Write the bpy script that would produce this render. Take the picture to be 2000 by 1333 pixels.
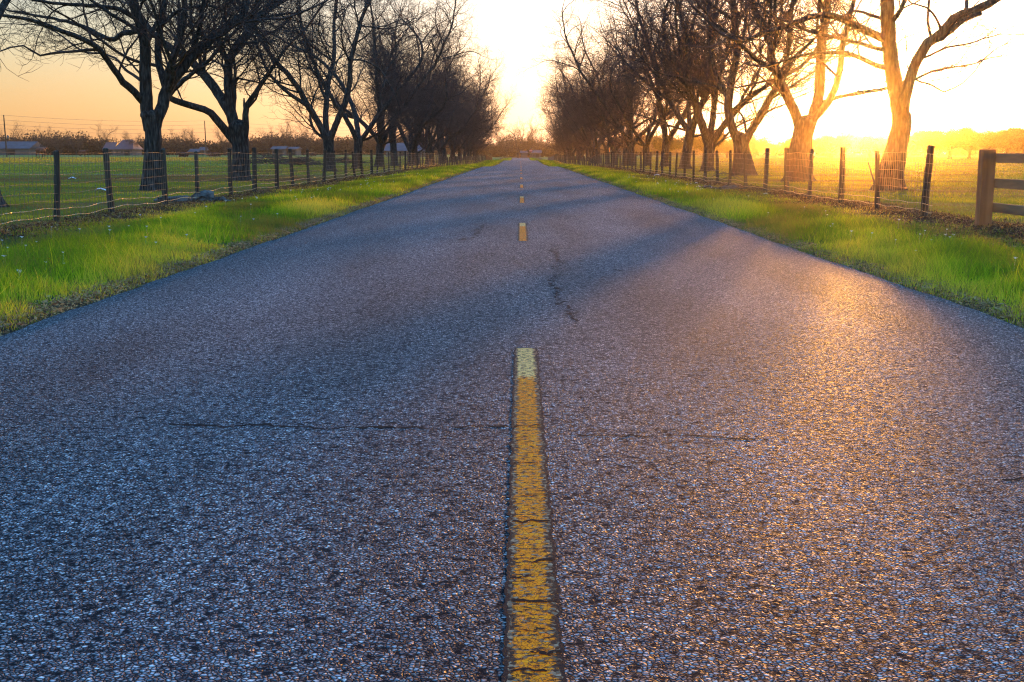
import bpy, math, random
import numpy as np
from collections import deque
from mathutils import Vector, Matrix, Euler, noise

R = math.radians
DENOISE = True
for o in list(bpy.data.objects):
    bpy.data.objects.remove(o)
scene = bpy.context.scene
COL = scene.collection

# ------------------------------------------------------------------ camera
CAM = Vector((0.0, 0.0, 1.12))
FPX = 2318.0
PITCH, YAW = 8.985, 0.415
cam_data = bpy.data.cameras.new("camera")
cam_data.sensor_width = 36.0
cam_data.lens = FPX / 2000.0 * 36.0
cam_data.clip_start = 0.05
cam_data.clip_end = 12000
cam = bpy.data.objects.new("camera", cam_data)
cam.location = CAM
cam.rotation_euler = (R(90 - PITCH), 0, R(YAW))
COL.objects.link(cam)
scene.camera = cam
CROT = cam.rotation_euler.to_matrix()


def at(px, py, Y):
    """world point seen at photo pixel (2000 wide) standing Y metres down the road"""
    d = CROT @ Vector((px - 1000.0, 666.5 - py, -FPX))
    return CAM + d * (Y / d.y)


# ------------------------------------------------------------------ sun and sky
SUN_AZ = 16.2      # degrees to the right of +Y
SUN_EL = 2.7
SDIR = Vector((math.sin(R(SUN_AZ)) * math.cos(R(SUN_EL)), math.cos(R(SUN_AZ)) * math.cos(R(SUN_EL)), math.sin(R(SUN_EL))))
sun_data = bpy.data.lights.new("sun", 'SUN')
sun_data.energy = 1.65
sun_data.angle = R(1.8)
sun_data.color = (1.0, 0.41, 0.055)
sun = bpy.data.objects.new("sun", sun_data)
sun.rotation_euler = (-SDIR).to_track_quat('-Z', 'Y').to_euler()
COL.objects.link(sun)

world = bpy.data.worlds.new("World")
scene.world = world
world.use_nodes = True
wn, wl = world.node_tree.nodes, world.node_tree.links
wn.clear()


def wnode(t, **kw):
    n = wn.new(t)
    for k, v in kw.items():
        setattr(n, k, v)
    return n


w_out = wnode('ShaderNodeOutputWorld')
sky = wnode('ShaderNodeTexSky', sky_type='NISHITA', sun_disc=False, sun_elevation=R(SUN_EL), sun_rotation=R(SUN_AZ))
sky.air_density = 1.2
sky.dust_density = 1.2
sky.ozone_density = 3.0
bg_sky = wnode('ShaderNodeBackground')
bg_sky.inputs['Strength'].default_value = 0.06
wl.new(sky.outputs[0], bg_sky.inputs['Color'])
tc = wnode('ShaderNodeTexCoord')
sep = wnode('ShaderNodeSeparateXYZ')
wl.new(tc.outputs['Generated'], sep.inputs[0])
ramp = wnode('ShaderNodeValToRGB')
wl.new(sep.outputs['Z'], ramp.inputs[0])
els = ramp.color_ramp.elements
stops = [(0.0, (0.54, 0.27, 0.13)), (0.03, (0.49, 0.31, 0.165)), (0.085, (0.36, 0.31, 0.24)), (0.14, (0.27, 0.28, 0.29)),
         (0.28, (0.33, 0.50, 0.78)), (0.50, (0.27, 0.82, 1.75)), (1.0, (0.20, 0.80, 1.95))]
els[0].position, els[0].color = stops[0][0], (*stops[0][1], 1)
els[1].position, els[1].color = stops[-1][0], (*stops[-1][1], 1)
for p_, c_ in stops[1:-1]:
    e = els.new(p_)
    e.color = (*c_, 1)
bg_ramp = wnode('ShaderNodeBackground')
bg_ramp.inputs['Strength'].default_value = 0.26
wl.new(ramp.outputs[0], bg_ramp.inputs['Color'])
dotn = wnode('ShaderNodeVectorMath', operation='DOT_PRODUCT')
wl.new(tc.outputs['Generated'], dotn.inputs[0])
dotn.inputs[1].default_value = SDIR
clampn = wnode('ShaderNodeMath', operation='MAXIMUM')
wl.new(dotn.outputs['Value'], clampn.inputs[0])
clampn.inputs[1].default_value = 0.0
shader = wnode('ShaderNodeAddShader')
wl.new(bg_sky.outputs[0], shader.inputs[0])
wl.new(bg_ramp.outputs[0], shader.inputs[1])
for power, strength, colour in ((15, 0.26, (1.0, 0.98, 1.03)), (60, 0.35, (1.0, 0.86, 0.68)), (420, 1.6, (1.0, 0.72, 0.35)), (4000, 12.0, (1.0, 0.75, 0.4))):
    pw = wnode('ShaderNodeMath', operation='POWER')
    wl.new(clampn.outputs[0], pw.inputs[0])
    pw.inputs[1].default_value = power
    ml = wnode('ShaderNodeMath', operation='MULTIPLY')
    wl.new(pw.outputs[0], ml.inputs[0])
    ml.inputs[1].default_value = strength
    b = wnode('ShaderNodeBackground')
    b.inputs['Color'].default_value = (*colour, 1)
    wl.new(ml.outputs[0], b.inputs['Strength'])
    a2 = wnode('ShaderNodeAddShader')
    wl.new(shader.outputs[0], a2.inputs[0])
    wl.new(b.outputs[0], a2.inputs[1])
    shader = a2
wl.new(shader.outputs[0], w_out.inputs['Surface'])

scene.view_settings.view_transform = 'Standard'
scene.view_settings.look = 'None'
scene.view_settings.exposure = 2.1
scene.view_settings.gamma = 1.0
scene.cycles.max_bounces = 6
scene.cycles.diffuse_bounces = 3
scene.cycles.glossy_bounces = 2
scene.cycles.transmission_bounces = 3
scene.cycles.transparent_max_bounces = 12
scene.cycles.volume_bounces = 0
scene.cycles.use_denoising = DENOISE
scene.cycles.denoising_prefilter = 'NONE'
scene.cycles.filter_width = 1.2
scene.cycles.sample_clamp_indirect = 4.0


# ------------------------------------------------------------------ helpers
def tag(o, label=None, cat=None, group=None, kind=None):
    if label:
        o["label"] = label
    if cat:
        o["category"] = cat
    if group:
        o["group"] = group
    if kind:
        o["kind"] = kind
    return o


def empty(name, loc, rz=0.0):
    o = bpy.data.objects.new(name, None)
    o.empty_display_size = 0.2
    o.location = loc
    o.rotation_euler = (0, 0, rz)
    COL.objects.link(o)
    return o


def mesh_np(name, verts, quads=None, tris=None, mat=None, smooth=False):
    me = bpy.data.meshes.new(name)
    verts = np.asarray(verts, dtype=np.float32)
    nq = 0 if quads is None else len(quads)
    nt = 0 if tris is None else len(tris)
    me.vertices.add(len(verts))
    me.vertices.foreach_set("co", verts.ravel())
    loops = []
    if nq:
        loops.append(np.asarray(quads, dtype=np.int32).ravel())
    if nt:
        loops.append(np.asarray(tris, dtype=np.int32).ravel())
    loops = np.concatenate(loops)
    me.loops.add(len(loops))
    me.loops.foreach_set("vertex_index", loops)
    me.polygons.add(nq + nt)
    starts = np.concatenate([np.arange(nq) * 4, nq * 4 + np.arange(nt) * 3]).astype(np.int32)
    me.polygons.foreach_set("loop_start", starts)
    if smooth:
        me.polygons.foreach_set("use_smooth", np.ones(nq + nt, dtype=bool))
    me.update(calc_edges=True)
    if mat:
        me.materials.append(mat)
    return me


def link(name, me, parent=None, loc=None, rot=None):
    o = bpy.data.objects.new(name, me)
    COL.objects.link(o)
    if parent:
        o.parent = parent
    if loc is not None:
        o.location = loc
    if rot is not None:
        o.rotation_euler = rot
    return o


class MB:
    """collects boxes, tubes and lofts into one mesh"""
    def __init__(s):
        s.v, s.f = [], []

    def box(s, c, size, rz=0.0, rx=0.0, ry=0.0):
        hx, hy, hz = size[0] / 2, size[1] / 2, size[2] / 2
        m = Euler((rx, ry, rz)).to_matrix()
        b = len(s.v)
        for dz in (-hz, hz):
            for dx, dy in ((-hx, -hy), (hx, -hy), (hx, hy), (-hx, hy)):
                s.v.append(tuple(Vector(c) + m @ Vector((dx, dy, dz))))
        s.f += [(b, b + 3, b + 2, b + 1), (b + 4, b + 5, b + 6, b + 7), (b, b + 1, b + 5, b + 4), (b + 1, b + 2, b + 6, b + 5),
                (b + 2, b + 3, b + 7, b + 6), (b + 3, b, b + 4, b + 7)]

    def face(s, pts):
        b = len(s.v)
        s.v += [tuple(p) for p in pts]
        s.f.append(tuple(range(b, b + len(pts))))

    def tube(s, pts, rads, k=8, sx=1.0, sy=1.0, cap=True):
        b = len(s.v)
        n = len(pts)
        pts = [Vector(p) for p in pts]
        for i, p in enumerate(pts):
            t = (pts[min(i + 1, n - 1)] - pts[max(i - 1, 0)]).normalized()
            ref = Vector((0, 0, 1)) if abs(t.z) < 0.9 else Vector((0, 1, 0))
            a = t.cross(ref).normalized()
            c = a.cross(t).normalized()
            for j in range(k):
                an = 2 * math.pi * j / k
                s.v.append(tuple(p + a * (math.cos(an) * rads[i] * sx) + c * (math.sin(an) * rads[i] * sy)))
        for i in range(n - 1):
            for j in range(k):
                s.f.append((b + i * k + j, b + i * k + (j + 1) % k, b + (i + 1) * k + (j + 1) % k, b + (i + 1) * k + j))
        if cap:
            s.f.append(tuple(b + j for j in reversed(range(k))))
            s.f.append(tuple(b + (n - 1) * k + j for j in range(k)))

    def mesh(s, name, mat, smooth=False):
        me = bpy.data.meshes.new(name)
        me.from_pydata(s.v, [], s.f)
        me.update()
        me.materials.append(mat)
        if smooth:
            for p in me.polygons:
                p.use_smooth = True
        return me


def noise1(x, seed=0.0):
    return noise.noise(Vector((x, seed, 0.37)))


# ------------------------------------------------------------------ materials
def new_mat(name):
    m = bpy.data.materials.new(name)
    m.use_nodes = True
    nt = m.node_tree
    bsdf = nt.nodes.get('Principled BSDF')
    return m, nt.nodes, nt.links, bsdf


def ramp_node(nodes, stops, interp='LINEAR'):
    r = nodes.new('ShaderNodeValToRGB')
    r.color_ramp.interpolation = interp
    e = r.color_ramp.elements
    e[0].position, e[0].color = stops[0][0], (*stops[0][1], 1)
    e[1].position, e[1].color = stops[-1][0], (*stops[-1][1], 1)
    for p, c in stops[1:-1]:
        q = e.new(p)
        q.color = (*c, 1)
    return r


def noisy_mat(name, stops, scale=5.0, rough=0.85, bump=0.3, bscale=20.0, dist=0.02, stretch=None, spec=0.3, detail=6):
    m, n, l, b = new_mat(name)
    co = n.new('ShaderNodeTexCoord')
    src = co.outputs['Object']
    if stretch:
        mp = n.new('ShaderNodeMapping')
        mp.inputs['Scale'].default_value = stretch
        l.new(src, mp.inputs[0])
        src = mp.outputs[0]
    nz = n.new('ShaderNodeTexNoise')
    nz.inputs['Scale'].default_value = scale
    nz.inputs['Detail'].default_value = detail
    l.new(src, nz.inputs['Vector'])
    r = ramp_node(n, stops)
    l.new(nz.outputs['Fac'], r.inputs[0])
    l.new(r.outputs[0], b.inputs['Base Color'])
    nb = n.new('ShaderNodeTexNoise')
    nb.inputs['Scale'].default_value = bscale
    nb.inputs['Detail'].default_value = 5
    l.new(src, nb.inputs['Vector'])
    bp = n.new('ShaderNodeBump')
    bp.inputs['Strength'].default_value = bump
    bp.inputs['Distance'].default_value = dist
    l.new(nb.outputs['Fac'], bp.inputs['Height'])
    l.new(bp.outputs[0], b.inputs['Normal'])
    b.inputs['Roughness'].default_value = rough
    b.inputs['Specular IOR Level'].default_value = spec
    return m


M = {}
M['bark'] = noisy_mat('bark', [(0.3, (0.012, 0.010, 0.008)), (0.5, (0.042, 0.036, 0.031)), (0.7, (0.10, 0.088, 0.076))], scale=7, bump=1.0, bscale=9,
                      dist=0.06, stretch=(2.2, 2.2, 0.45), rough=0.95, spec=0.15)
M['twig'] = noisy_mat('twig', [(0.35, (0.035, 0.022, 0.017)), (0.65, (0.10, 0.062, 0.05))], scale=1.5, bump=0.2, rough=0.9, spec=0.15)
M['post'] = noisy_mat('post_wood', [(0.3, (0.02, 0.015, 0.010)), (0.55, (0.07, 0.052, 0.034)), (0.75, (0.12, 0.10, 0.07))], scale=9, bump=0.9, bscale=30,
                      dist=0.01, stretch=(1, 1, 0.12), rough=0.9)
M['plank'] = noisy_mat('plank_wood', [(0.3, (0.16, 0.07, 0.03)), (0.55, (0.30, 0.14, 0.06)), (0.75, (0.40, 0.20, 0.09))], scale=6, bump=0.6, bscale=30,
                       dist=0.006, stretch=(1, 0.15, 1), rough=0.85)
M['postplank'] = noisy_mat('gate_post_wood', [(0.3, (0.14, 0.055, 0.02)), (0.55, (0.27, 0.115, 0.045)), (0.75, (0.36, 0.17, 0.075))], scale=6, bump=0.8, bscale=30,
                           dist=0.008, stretch=(1, 1, 0.12), rough=0.85)
M['log'] = noisy_mat('log_wood', [(0.3, (0.03, 0.025, 0.022)), (0.6, (0.14, 0.12, 0.10))], scale=6, bump=1.0, bscale=18, dist=0.03, rough=0.95)
m, n, l, b = new_mat('galvanised_wire')
b.inputs['Base Color'].default_value = (0.22, 0.15, 0.10, 1)
b.inputs['Metallic'].default_value = 0.5
b.inputs['Roughness'].default_value = 0.5
M['wire'] = m
m, n, l, b = new_mat('cable')
b.inputs['Base Color'].default_value = (0.05, 0.045, 0.04, 1)
M['cable'] = m
m, n, l, b = new_mat('glint_wire')
b.inputs['Base Color'].default_value = (0.55, 0.36, 0.18, 1)  # sun glint of the low strands put into a lighter golden metal
b.inputs['Metallic'].default_value = 0.9
b.inputs['Roughness'].default_value = 0.42
M['glintwire'] = m
M['roofmetal'] = noisy_mat('metal_roof', [(0.3, (0.045, 0.05, 0.055)), (0.7, (0.085, 0.09, 0.10))], scale=0.6, bump=0.1, rough=0.9, spec=0.1)
M['roofred'] = noisy_mat('red_roof', [(0.3, (0.11, 0.03, 0.025)), (0.7, (0.17, 0.05, 0.04))], scale=0.6, bump=0.1, rough=0.6)
M['wallpale'] = noisy_mat('pale_wall', [(0.3, (0.08, 0.078, 0.07)), (0.7, (0.13, 0.12, 0.11))], scale=0.5, bump=0.1)
M['wallbrick'] = noisy_mat('brick_wall', [(0.3, (0.12, 0.08, 0.07)), (0.7, (0.18, 0.13, 0.11))], scale=0.5, bump=0.1)
M['dark'] = noisy_mat('dark_opening', [(0.3, (0.012, 0.012, 0.014)), (0.7, (0.03, 0.03, 0.03))], scale=1)
M['cowred'] = noisy_mat('cow_hide_red', [(0.3, (0.10, 0.025, 0.012)), (0.7, (0.17, 0.05, 0.025))], scale=2, bump=0.1)
M['cowblack'] = noisy_mat('cow_hide_black', [(0.3, (0.012, 0.009, 0.008)), (0.7, (0.03, 0.02, 0.018))], scale=2, bump=0.1)
M['white'] = noisy_mat('white_plastic', [(0.3, (0.62, 0.62, 0.62)), (0.7, (0.82, 0.82, 0.82))], scale=4, bump=0.5, bscale=12, dist=0.02, rough=0.5)
m, n, l, b = new_mat('sign_red')
b.inputs['Base Color'].default_value = (0.45, 0.02, 0.02, 1)
M['red'] = m
m, n, l, b = new_mat('sign_orange')
b.inputs['Base Color'].default_value = (0.85, 0.30, 0.05, 1)
M['orange'] = m
m, n, l, b = new_mat('sign_lettering')
b.inputs['Base Color'].default_value = (0.8, 0.8, 0.8, 1)
M['lettering'] = m


def grass_mat(name, stops, trans=0.5):
    m, n, l, b = new_mat(name)
    n.remove(b)
    out = [x for x in n if x.type == 'OUTPUT_MATERIAL'][0]
    at_ = n.new('ShaderNodeAttribute')
    at_.attribute_name = 'rnd'
    r = ramp_node(n, stops)
    l.new(at_.outputs['Fac'], r.inputs[0])
    geo = n.new('ShaderNodeNewGeometry')
    nz = n.new('ShaderNodeTexNoise')
    nz.inputs['Scale'].default_value = 0.7
    nz.inputs['Detail'].default_value = 3
    l.new(geo.outputs['Position'], nz.inputs['Vector'])
    r2 = ramp_node(n, [(0.35, (0.75, 0.75, 0.8)), (0.65, (1.25, 1.2, 0.9))])
    l.new(nz.outputs['Fac'], r2.inputs[0])
    mx = n.new('ShaderNodeMix')
    mx.data_type = 'RGBA'
    mx.blend_type = 'MULTIPLY'
    mx.inputs['Factor'].default_value = 1.0
    l.new(r.outputs[0], mx.inputs['A'])
    l.new(r2.outputs[0], mx.inputs['B'])
    d = n.new('ShaderNodeBsdfDiffuse')
    t = n.new('ShaderNodeBsdfTranslucent')
    ms = n.new('ShaderNodeMixShader')
    ms.inputs[0].default_value = trans
    l.new(mx.outputs['Result'], d.inputs[0])
    l.new(mx.outputs['Result'], t.inputs[0])
    l.new(d.outputs[0], ms.inputs[1])
    l.new(t.outputs[0], ms.inputs[2])
    l.new(ms.outputs[0], out.inputs['Surface'])
    return m


M['verge'] = grass_mat('verge_grass', [(0.0, (0.30, 0.17, 0.06)), (0.08, (0.24, 0.22, 0.04)), (0.25, (0.11, 0.19, 0.015)), (0.55, (0.27, 0.38, 0.018)), (0.8, (0.50, 0.50, 0.025)), (1.0, (0.70, 0.53, 0.06))], 0.55)
M['field'] = grass_mat('field_grass', [(0.0, (0.22, 0.11, 0.055)), (0.35, (0.30, 0.20, 0.06)), (0.6, (0.24, 0.27, 0.025)), (1.0, (0.46, 0.40, 0.04))], 0.5)
M['leaflitter'] = grass_mat('dead_leaves', [(0.0, (0.07, 0.035, 0.02)), (0.5, (0.13, 0.07, 0.04)), (1.0, (0.38, 0.25, 0.13))], 0.3)
M['oakleaf'] = grass_mat('oak_leaf', [(0.0, (0.035, 0.04, 0.012)), (0.5, (0.06, 0.065, 0.02)), (1.0, (0.10, 0.09, 0.03))], 0.4)
M['scrub'] = grass_mat('winter_scrub', [(0.0, (0.025, 0.015, 0.016)), (0.5, (0.055, 0.034, 0.034)), (0.85, (0.09, 0.06, 0.05)), (1.0, (0.08, 0.085, 0.03))], 0.2)
M['petal'] = grass_mat('petal', [(0.0, (0.6, 0.58, 0.55)), (1.0, (0.8, 0.8, 0.8))], 0.4)


# ------------------------------------------------------------------ terrain height
PY = np.array([-50, 0, 95, 110, 122, 143, 180, 241, 262, 300, 380, 440, 472, 500, 560, 700, 3500], float)
PZ = np.array([0, 0, 0, -.03, -.52, -.39, -.45, -.25, -.75, -1.2, -1.3, -1.0, -.80, -.82, -.75, -.6, -.6], float)


def prof(y):
    z = np.interp(y, PY, PZ)
    z2 = np.interp(np.asarray(y) - 4, PY, PZ)
    z3 = np.interp(np.asarray(y) + 4, PY, PZ)
    return (z + z2 + z3) / 3


def sstep(a, b, x):
    t = np.clip((np.asarray(x, float) - a) / (b - a), 0, 1)
    return t * t * (3 - 2 * t)


def height(x, y):
    x = np.asarray(x, float)
    y = np.asarray(y, float)
    ax = np.abs(x)
    w = 1 - sstep(9, 30, ax)
    far = 0.45 * sstep(120, 420, y) + 0.05 * np.sin(x * 0.11 + 1.3) * np.sin(y * 0.07) + 0.035 * np.sin(x * 0.31 + y * 0.23)
    near_n = 0.018 * np.sin(x * 1.7 + 0.4 * y) * np.sin(y * 1.1 + 2) * sstep(4.5, 6.5, ax)
    z = prof(y) * w + far * (1 - w) + near_n
    z = z - 0.07 * (1 - sstep(3.1, 3.42, ax)) + 0.05 * sstep(3.9, 5.2, ax) * (1 - sstep(5.2, 6.6, ax))
    z = z + 0.04 * np.exp(-((ax - 7.3) / 0.5) ** 2)
    return z


def hz(x, y):
    return float(height(x, y))


# ------------------------------------------------------------------ ground sheet
def make_ground():
    half = np.concatenate([np.arange(0, 3.0, 0.5), [3.1, 3.2, 3.3, 3.42, 3.6, 3.9], np.arange(4.2, 9, 0.2), np.arange(9, 32, 0.8), 32 + np.cumsum(1.0 * 1.17 ** np.arange(38))])
    xs = np.concatenate([-half[:0:-1], half])
    ys = np.concatenate([np.arange(-40, 0, 4), np.arange(0, 60, 0.35), np.arange(60, 130, 1.0), np.arange(130, 520, 3.0), 520 + np.cumsum(3.0 * 1.12 ** np.arange(42))])
    X, Y = np.meshgrid(xs, ys)
    Z = height(X, Y)
    v = np.stack([X, Y, Z], -1).reshape(-1, 3)
    nx, ny = len(xs), len(ys)
    i = np.arange(nx - 1)
    j = np.arange(ny - 1)
    I, J = np.meshgrid(i, j)
    a = (J * nx + I).ravel()
    q = np.stack([a, a + 1, a + nx + 1, a + nx], -1)
    m, n, l, b = new_mat('ground_earth')
    co = n.new('ShaderNodeTexCoord')
    sp = n.new('ShaderNodeSeparateXYZ')
    l.new(co.outputs['Object'], sp.inputs[0])
    ab = n.new('ShaderNodeMath'); ab.operation = 'ABSOLUTE'
    l.new(sp.outputs['X'], ab.inputs[0])
    nzw = n.new('ShaderNodeTexNoise')
    nzw.inputs['Scale'].default_value = 0.9
    nzw.inputs['Detail'].default_value = 4
    l.new(co.outputs['Object'], nzw.inputs['Vector'])
    off = n.new('ShaderNodeMath'); off.operation = 'MULTIPLY_ADD'
    off.inputs[1].default_value = 0.9
    l.new(nzw.outputs['Fac'], off.inputs[0])
    l.new(ab.outputs[0], off.inputs[2])          # |x| + 0.9*noise   (noise ~0.5)
    # strip profile
    mr = n.new('ShaderNodeMapRange')
    mr.inputs['From Min'].default_value = 0
    mr.inputs['From Max'].default_value = 20
    l.new(off.outputs[0], mr.inputs['Value'])
    G = (0.055, 0.085, 0.014)
    Y_ = (0.10, 0.095, 0.025)
    B = (0.055, 0.032, 0.022)
    D = (0.09, 0.06, 0.035)
    st = ramp_node(n, [(0.0, D), (3.95 / 20, D), (4.25 / 20, G), (6.3 / 20, G), (6.9 / 20, Y_), (7.25 / 20, B), (8.1 / 20, B), (8.6 / 20, G), (1.0, G)])
    l.new(mr.outputs[0], st.inputs[0])
    # field colour in patches stretched across
    mp = n.new('ShaderNodeMapping')
    mp.inputs['Scale'].default_value = (0.03, 0.11, 1)
    l.new(co.outputs['Object'], mp.inputs[0])
    nf = n.new('ShaderNodeTexNoise')
    nf.inputs['Scale'].default_value = 1.0
    nf.inputs['Detail'].default_value = 6
    nf.inputs['Roughness'].default_value = 0.6
    l.new(mp.outputs[0], nf.inputs['Vector'])
    rf = ramp_node(n, [(0.36, (0.14, 0.07, 0.04)), (0.43, (0.20, 0.14, 0.045)), (0.50, (0.13, 0.16, 0.02)), (0.58, (0.21, 0.22, 0.035)), (0.66, (0.27, 0.19, 0.08))])
    l.new(nf.outputs['Fac'], rf.inputs[0])
    fmr = n.new('ShaderNodeMapRange')
    fmr.inputs['From Min'].default_value = 8.2
    fmr.inputs['From Max'].default_value = 9.2
    l.new(off.outputs[0], fmr.inputs['Value'])
    mx = n.new('ShaderNodeMix'); mx.data_type = 'RGBA'
    l.new(fmr.outputs[0], mx.inputs['Factor'])
    l.new(st.outputs[0], mx.inputs['A'])
    l.new(rf.outputs[0], mx.inputs['B'])
    nd = n.new('ShaderNodeTexNoise')
    nd.inputs['Scale'].default_value = 14
    nd.inputs['Detail'].default_value = 6
    l.new(co.outputs['Object'], nd.inputs['Vector'])
    rd = ramp_node(n, [(0.3, (0.5, 0.5, 0.5)), (0.7, (1.5, 1.5, 1.5))])
    l.new(nd.outputs['Fac'], rd.inputs[0])
    m2 = n.new('ShaderNodeMix'); m2.data_type = 'RGBA'; m2.blend_type = 'MULTIPLY'
    m2.inputs['Factor'].default_value = 1
    l.new(mx.outputs['Result'], m2.inputs['A'])
    l.new(rd.outputs[0], m2.inputs['B'])
    l.new(m2.outputs['Result'], b.inputs['Base Color'])
    nb = n.new('ShaderNodeTexNoise')
    nb.inputs['Scale'].default_value = 9
    nb.inputs['Detail'].default_value = 8
    nb.inputs['Roughness'].default_value = 0.7
    l.new(co.outputs['Object'], nb.inputs['Vector'])
    bp = n.new('ShaderNodeBump')
    bp.inputs['Strength'].default_value = 1.0
    bp.inputs['Distance'].default_value = 0.16
    l.new(nb.outputs['Fac'], bp.inputs['Height'])
    l.new(bp.outputs[0], b.inputs['Normal'])
    b.inputs['Roughness'].default_value = 1.0
    b.inputs['Specular IOR Level'].default_value = 0.05
    me = mesh_np('ground', v, quads=q, mat=m, smooth=True)
    tag(link('ground', me), kind='structure')


make_ground()


# ------------------------------------------------------------------ road
def asphalt_nodes(n, l, co):
    """chip-seal aggregate: returns (colour socket, height socket, macro socket)"""
    v1 = n.new('ShaderNodeTexVoronoi')
    v1.feature = 'F1'
    v1.inputs['Scale'].default_value = 86
    v1.inputs['Randomness'].default_value = 1.0
    v2 = n.new('ShaderNodeTexVoronoi')
    v2.feature = 'DISTANCE_TO_EDGE'
    v2.inputs['Scale'].default_value = 86
    wob = n.new('ShaderNodeTexNoise')
    wob.inputs['Scale'].default_value = 70
    wob.inputs['Detail'].default_value = 2
    l.new(co, wob.inputs['Vector'])
    wm = n.new('ShaderNodeVectorMath'); wm.operation = 'MULTIPLY_ADD'
    wm.inputs[1].default_value = (0.007, 0.007, 0.0)
    l.new(wob.outputs['Color'], wm.inputs[0])
    l.new(co, wm.inputs[2])
    l.new(wm.outputs[0], v1.inputs['Vector'])
    l.new(wm.outputs[0], v2.inputs['Vector'])
    return v1, v2


def make_road_mat():
    m, n, l, b = new_mat('asphalt')
    co = n.new('ShaderNodeTexCoord').outputs['Object']
    v1, v2 = asphalt_nodes(n, l, co)
    sr = n.new('ShaderNodeSeparateColor')
    l.new(v1.outputs['Color'], sr.inputs[0])
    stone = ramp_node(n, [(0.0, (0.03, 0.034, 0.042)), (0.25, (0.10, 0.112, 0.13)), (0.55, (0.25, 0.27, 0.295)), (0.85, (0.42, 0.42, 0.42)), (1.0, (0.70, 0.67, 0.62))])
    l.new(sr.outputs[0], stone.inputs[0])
    gap = n.new('ShaderNodeMapRange')
    gap.inputs['From Min'].default_value = 0.03
    gap.inputs['From Max'].default_value = 0.30
    l.new(v2.outputs['Distance'], gap.inputs['Value'])
    # some chips are missing: bare bitumen pockets
    nm = n.new('ShaderNodeTexNoise')
    nm.inputs['Scale'].default_value = 44
    nm.inputs['Detail'].default_value = 4
    l.new(co, nm.inputs['Vector'])
    pk = n.new('ShaderNodeMapRange')
    pk.inputs['From Min'].default_value = 0.36
    pk.inputs['From Max'].default_value = 0.53
    l.new(nm.outputs['Fac'], pk.inputs['Value'])
    gm = n.new('ShaderNodeMath'); gm.operation = 'MULTIPLY'
    l.new(gap.outputs[0], gm.inputs[0]); l.new(pk.outputs[0], gm.inputs[1])
    mx = n.new('ShaderNodeMix'); mx.data_type = 'RGBA'
    l.new(gm.outputs[0], mx.inputs['Factor'])
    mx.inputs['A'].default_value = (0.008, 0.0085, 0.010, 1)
    l.new(stone.outputs[0], mx.inputs['B'])
    # large wear patches and wheel tracks
    mp = n.new('ShaderNodeMapping')
    mp.inputs['Scale'].default_value = (1.0, 0.16, 1)
    l.new(co, mp.inputs[0])
    nl = n.new('ShaderNodeTexNoise')
    nl.inputs['Scale'].default_value = 1.1
    nl.inputs['Detail'].default_value = 5
    l.new(mp.outputs[0], nl.inputs['Vector'])
    rl = ramp_node(n, [(0.30, (0.62, 0.62, 0.62)), (0.5, (0.95, 0.95, 0.95)), (0.72, (1.35, 1.35, 1.35))])
    l.new(nl.outputs['Fac'], rl.inputs[0])
    m2 = n.new('ShaderNodeMix'); m2.data_type = 'RGBA'; m2.blend_type = 'MULTIPLY'
    m2.inputs['Factor'].default_value = 1
    l.new(mx.outputs['Result'], m2.inputs['A'])
    l.new(rl.outputs[0], m2.inputs['B'])
    l.new(m2.outputs['Result'], b.inputs['Base Color'])
    # height
    hgt = n.new('ShaderNodeMath'); hgt.operation = 'MULTIPLY_ADD'
    l.new(sr.outputs[1], hgt.inputs[0])
    hgt.inputs[1].default_value = 0.6
    hgt.inputs[2].default_value = 0.5
    h2 = n.new('ShaderNodeMath'); h2.operation = 'MULTIPLY'
    l.new(hgt.outputs[0], h2.inputs[0]); l.new(gm.outputs[0], h2.inputs[1])
    bp = n.new('ShaderNodeBump')
    bp.inputs['Strength'].default_value = 1.0
    bp.inputs['Distance'].default_value = 0.007
    l.new(h2.outputs[0], bp.inputs['Height'])
    # fine grain
    nf = n.new('ShaderNodeTexNoise')
    nf.inputs['Scale'].default_value = 260
    nf.inputs['Detail'].default_value = 2
    l.new(co, nf.inputs['Vector'])
    b2 = n.new('ShaderNodeBump')
    b2.inputs['Strength'].default_value = 0.35
    b2.inputs['Distance'].default_value = 0.002
    l.new(nf.outputs['Fac'], b2.inputs['Height'])
    l.new(bp.outputs[0], b2.inputs['Normal'])
    l.new(b2.outputs[0], b.inputs['Normal'])
    rr = n.new('ShaderNodeMapRange')
    rr.inputs['To Min'].default_value = 0.55
    rr.inputs['To Max'].default_value = 0.9
    l.new(sr.outputs[2], rr.inputs['Value'])
    l.new(rr.outputs[0], b.inputs['Roughness'])
    sg = n.new('ShaderNodeMath'); sg.operation = 'MULTIPLY_ADD'
    l.new(gm.outputs[0], sg.inputs[0]); sg.inputs[1].default_value = 0.36; sg.inputs[2].default_value = 0.02
    l.new(sg.outputs[0], b.inputs['Specular IOR Level'])
    return m


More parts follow.
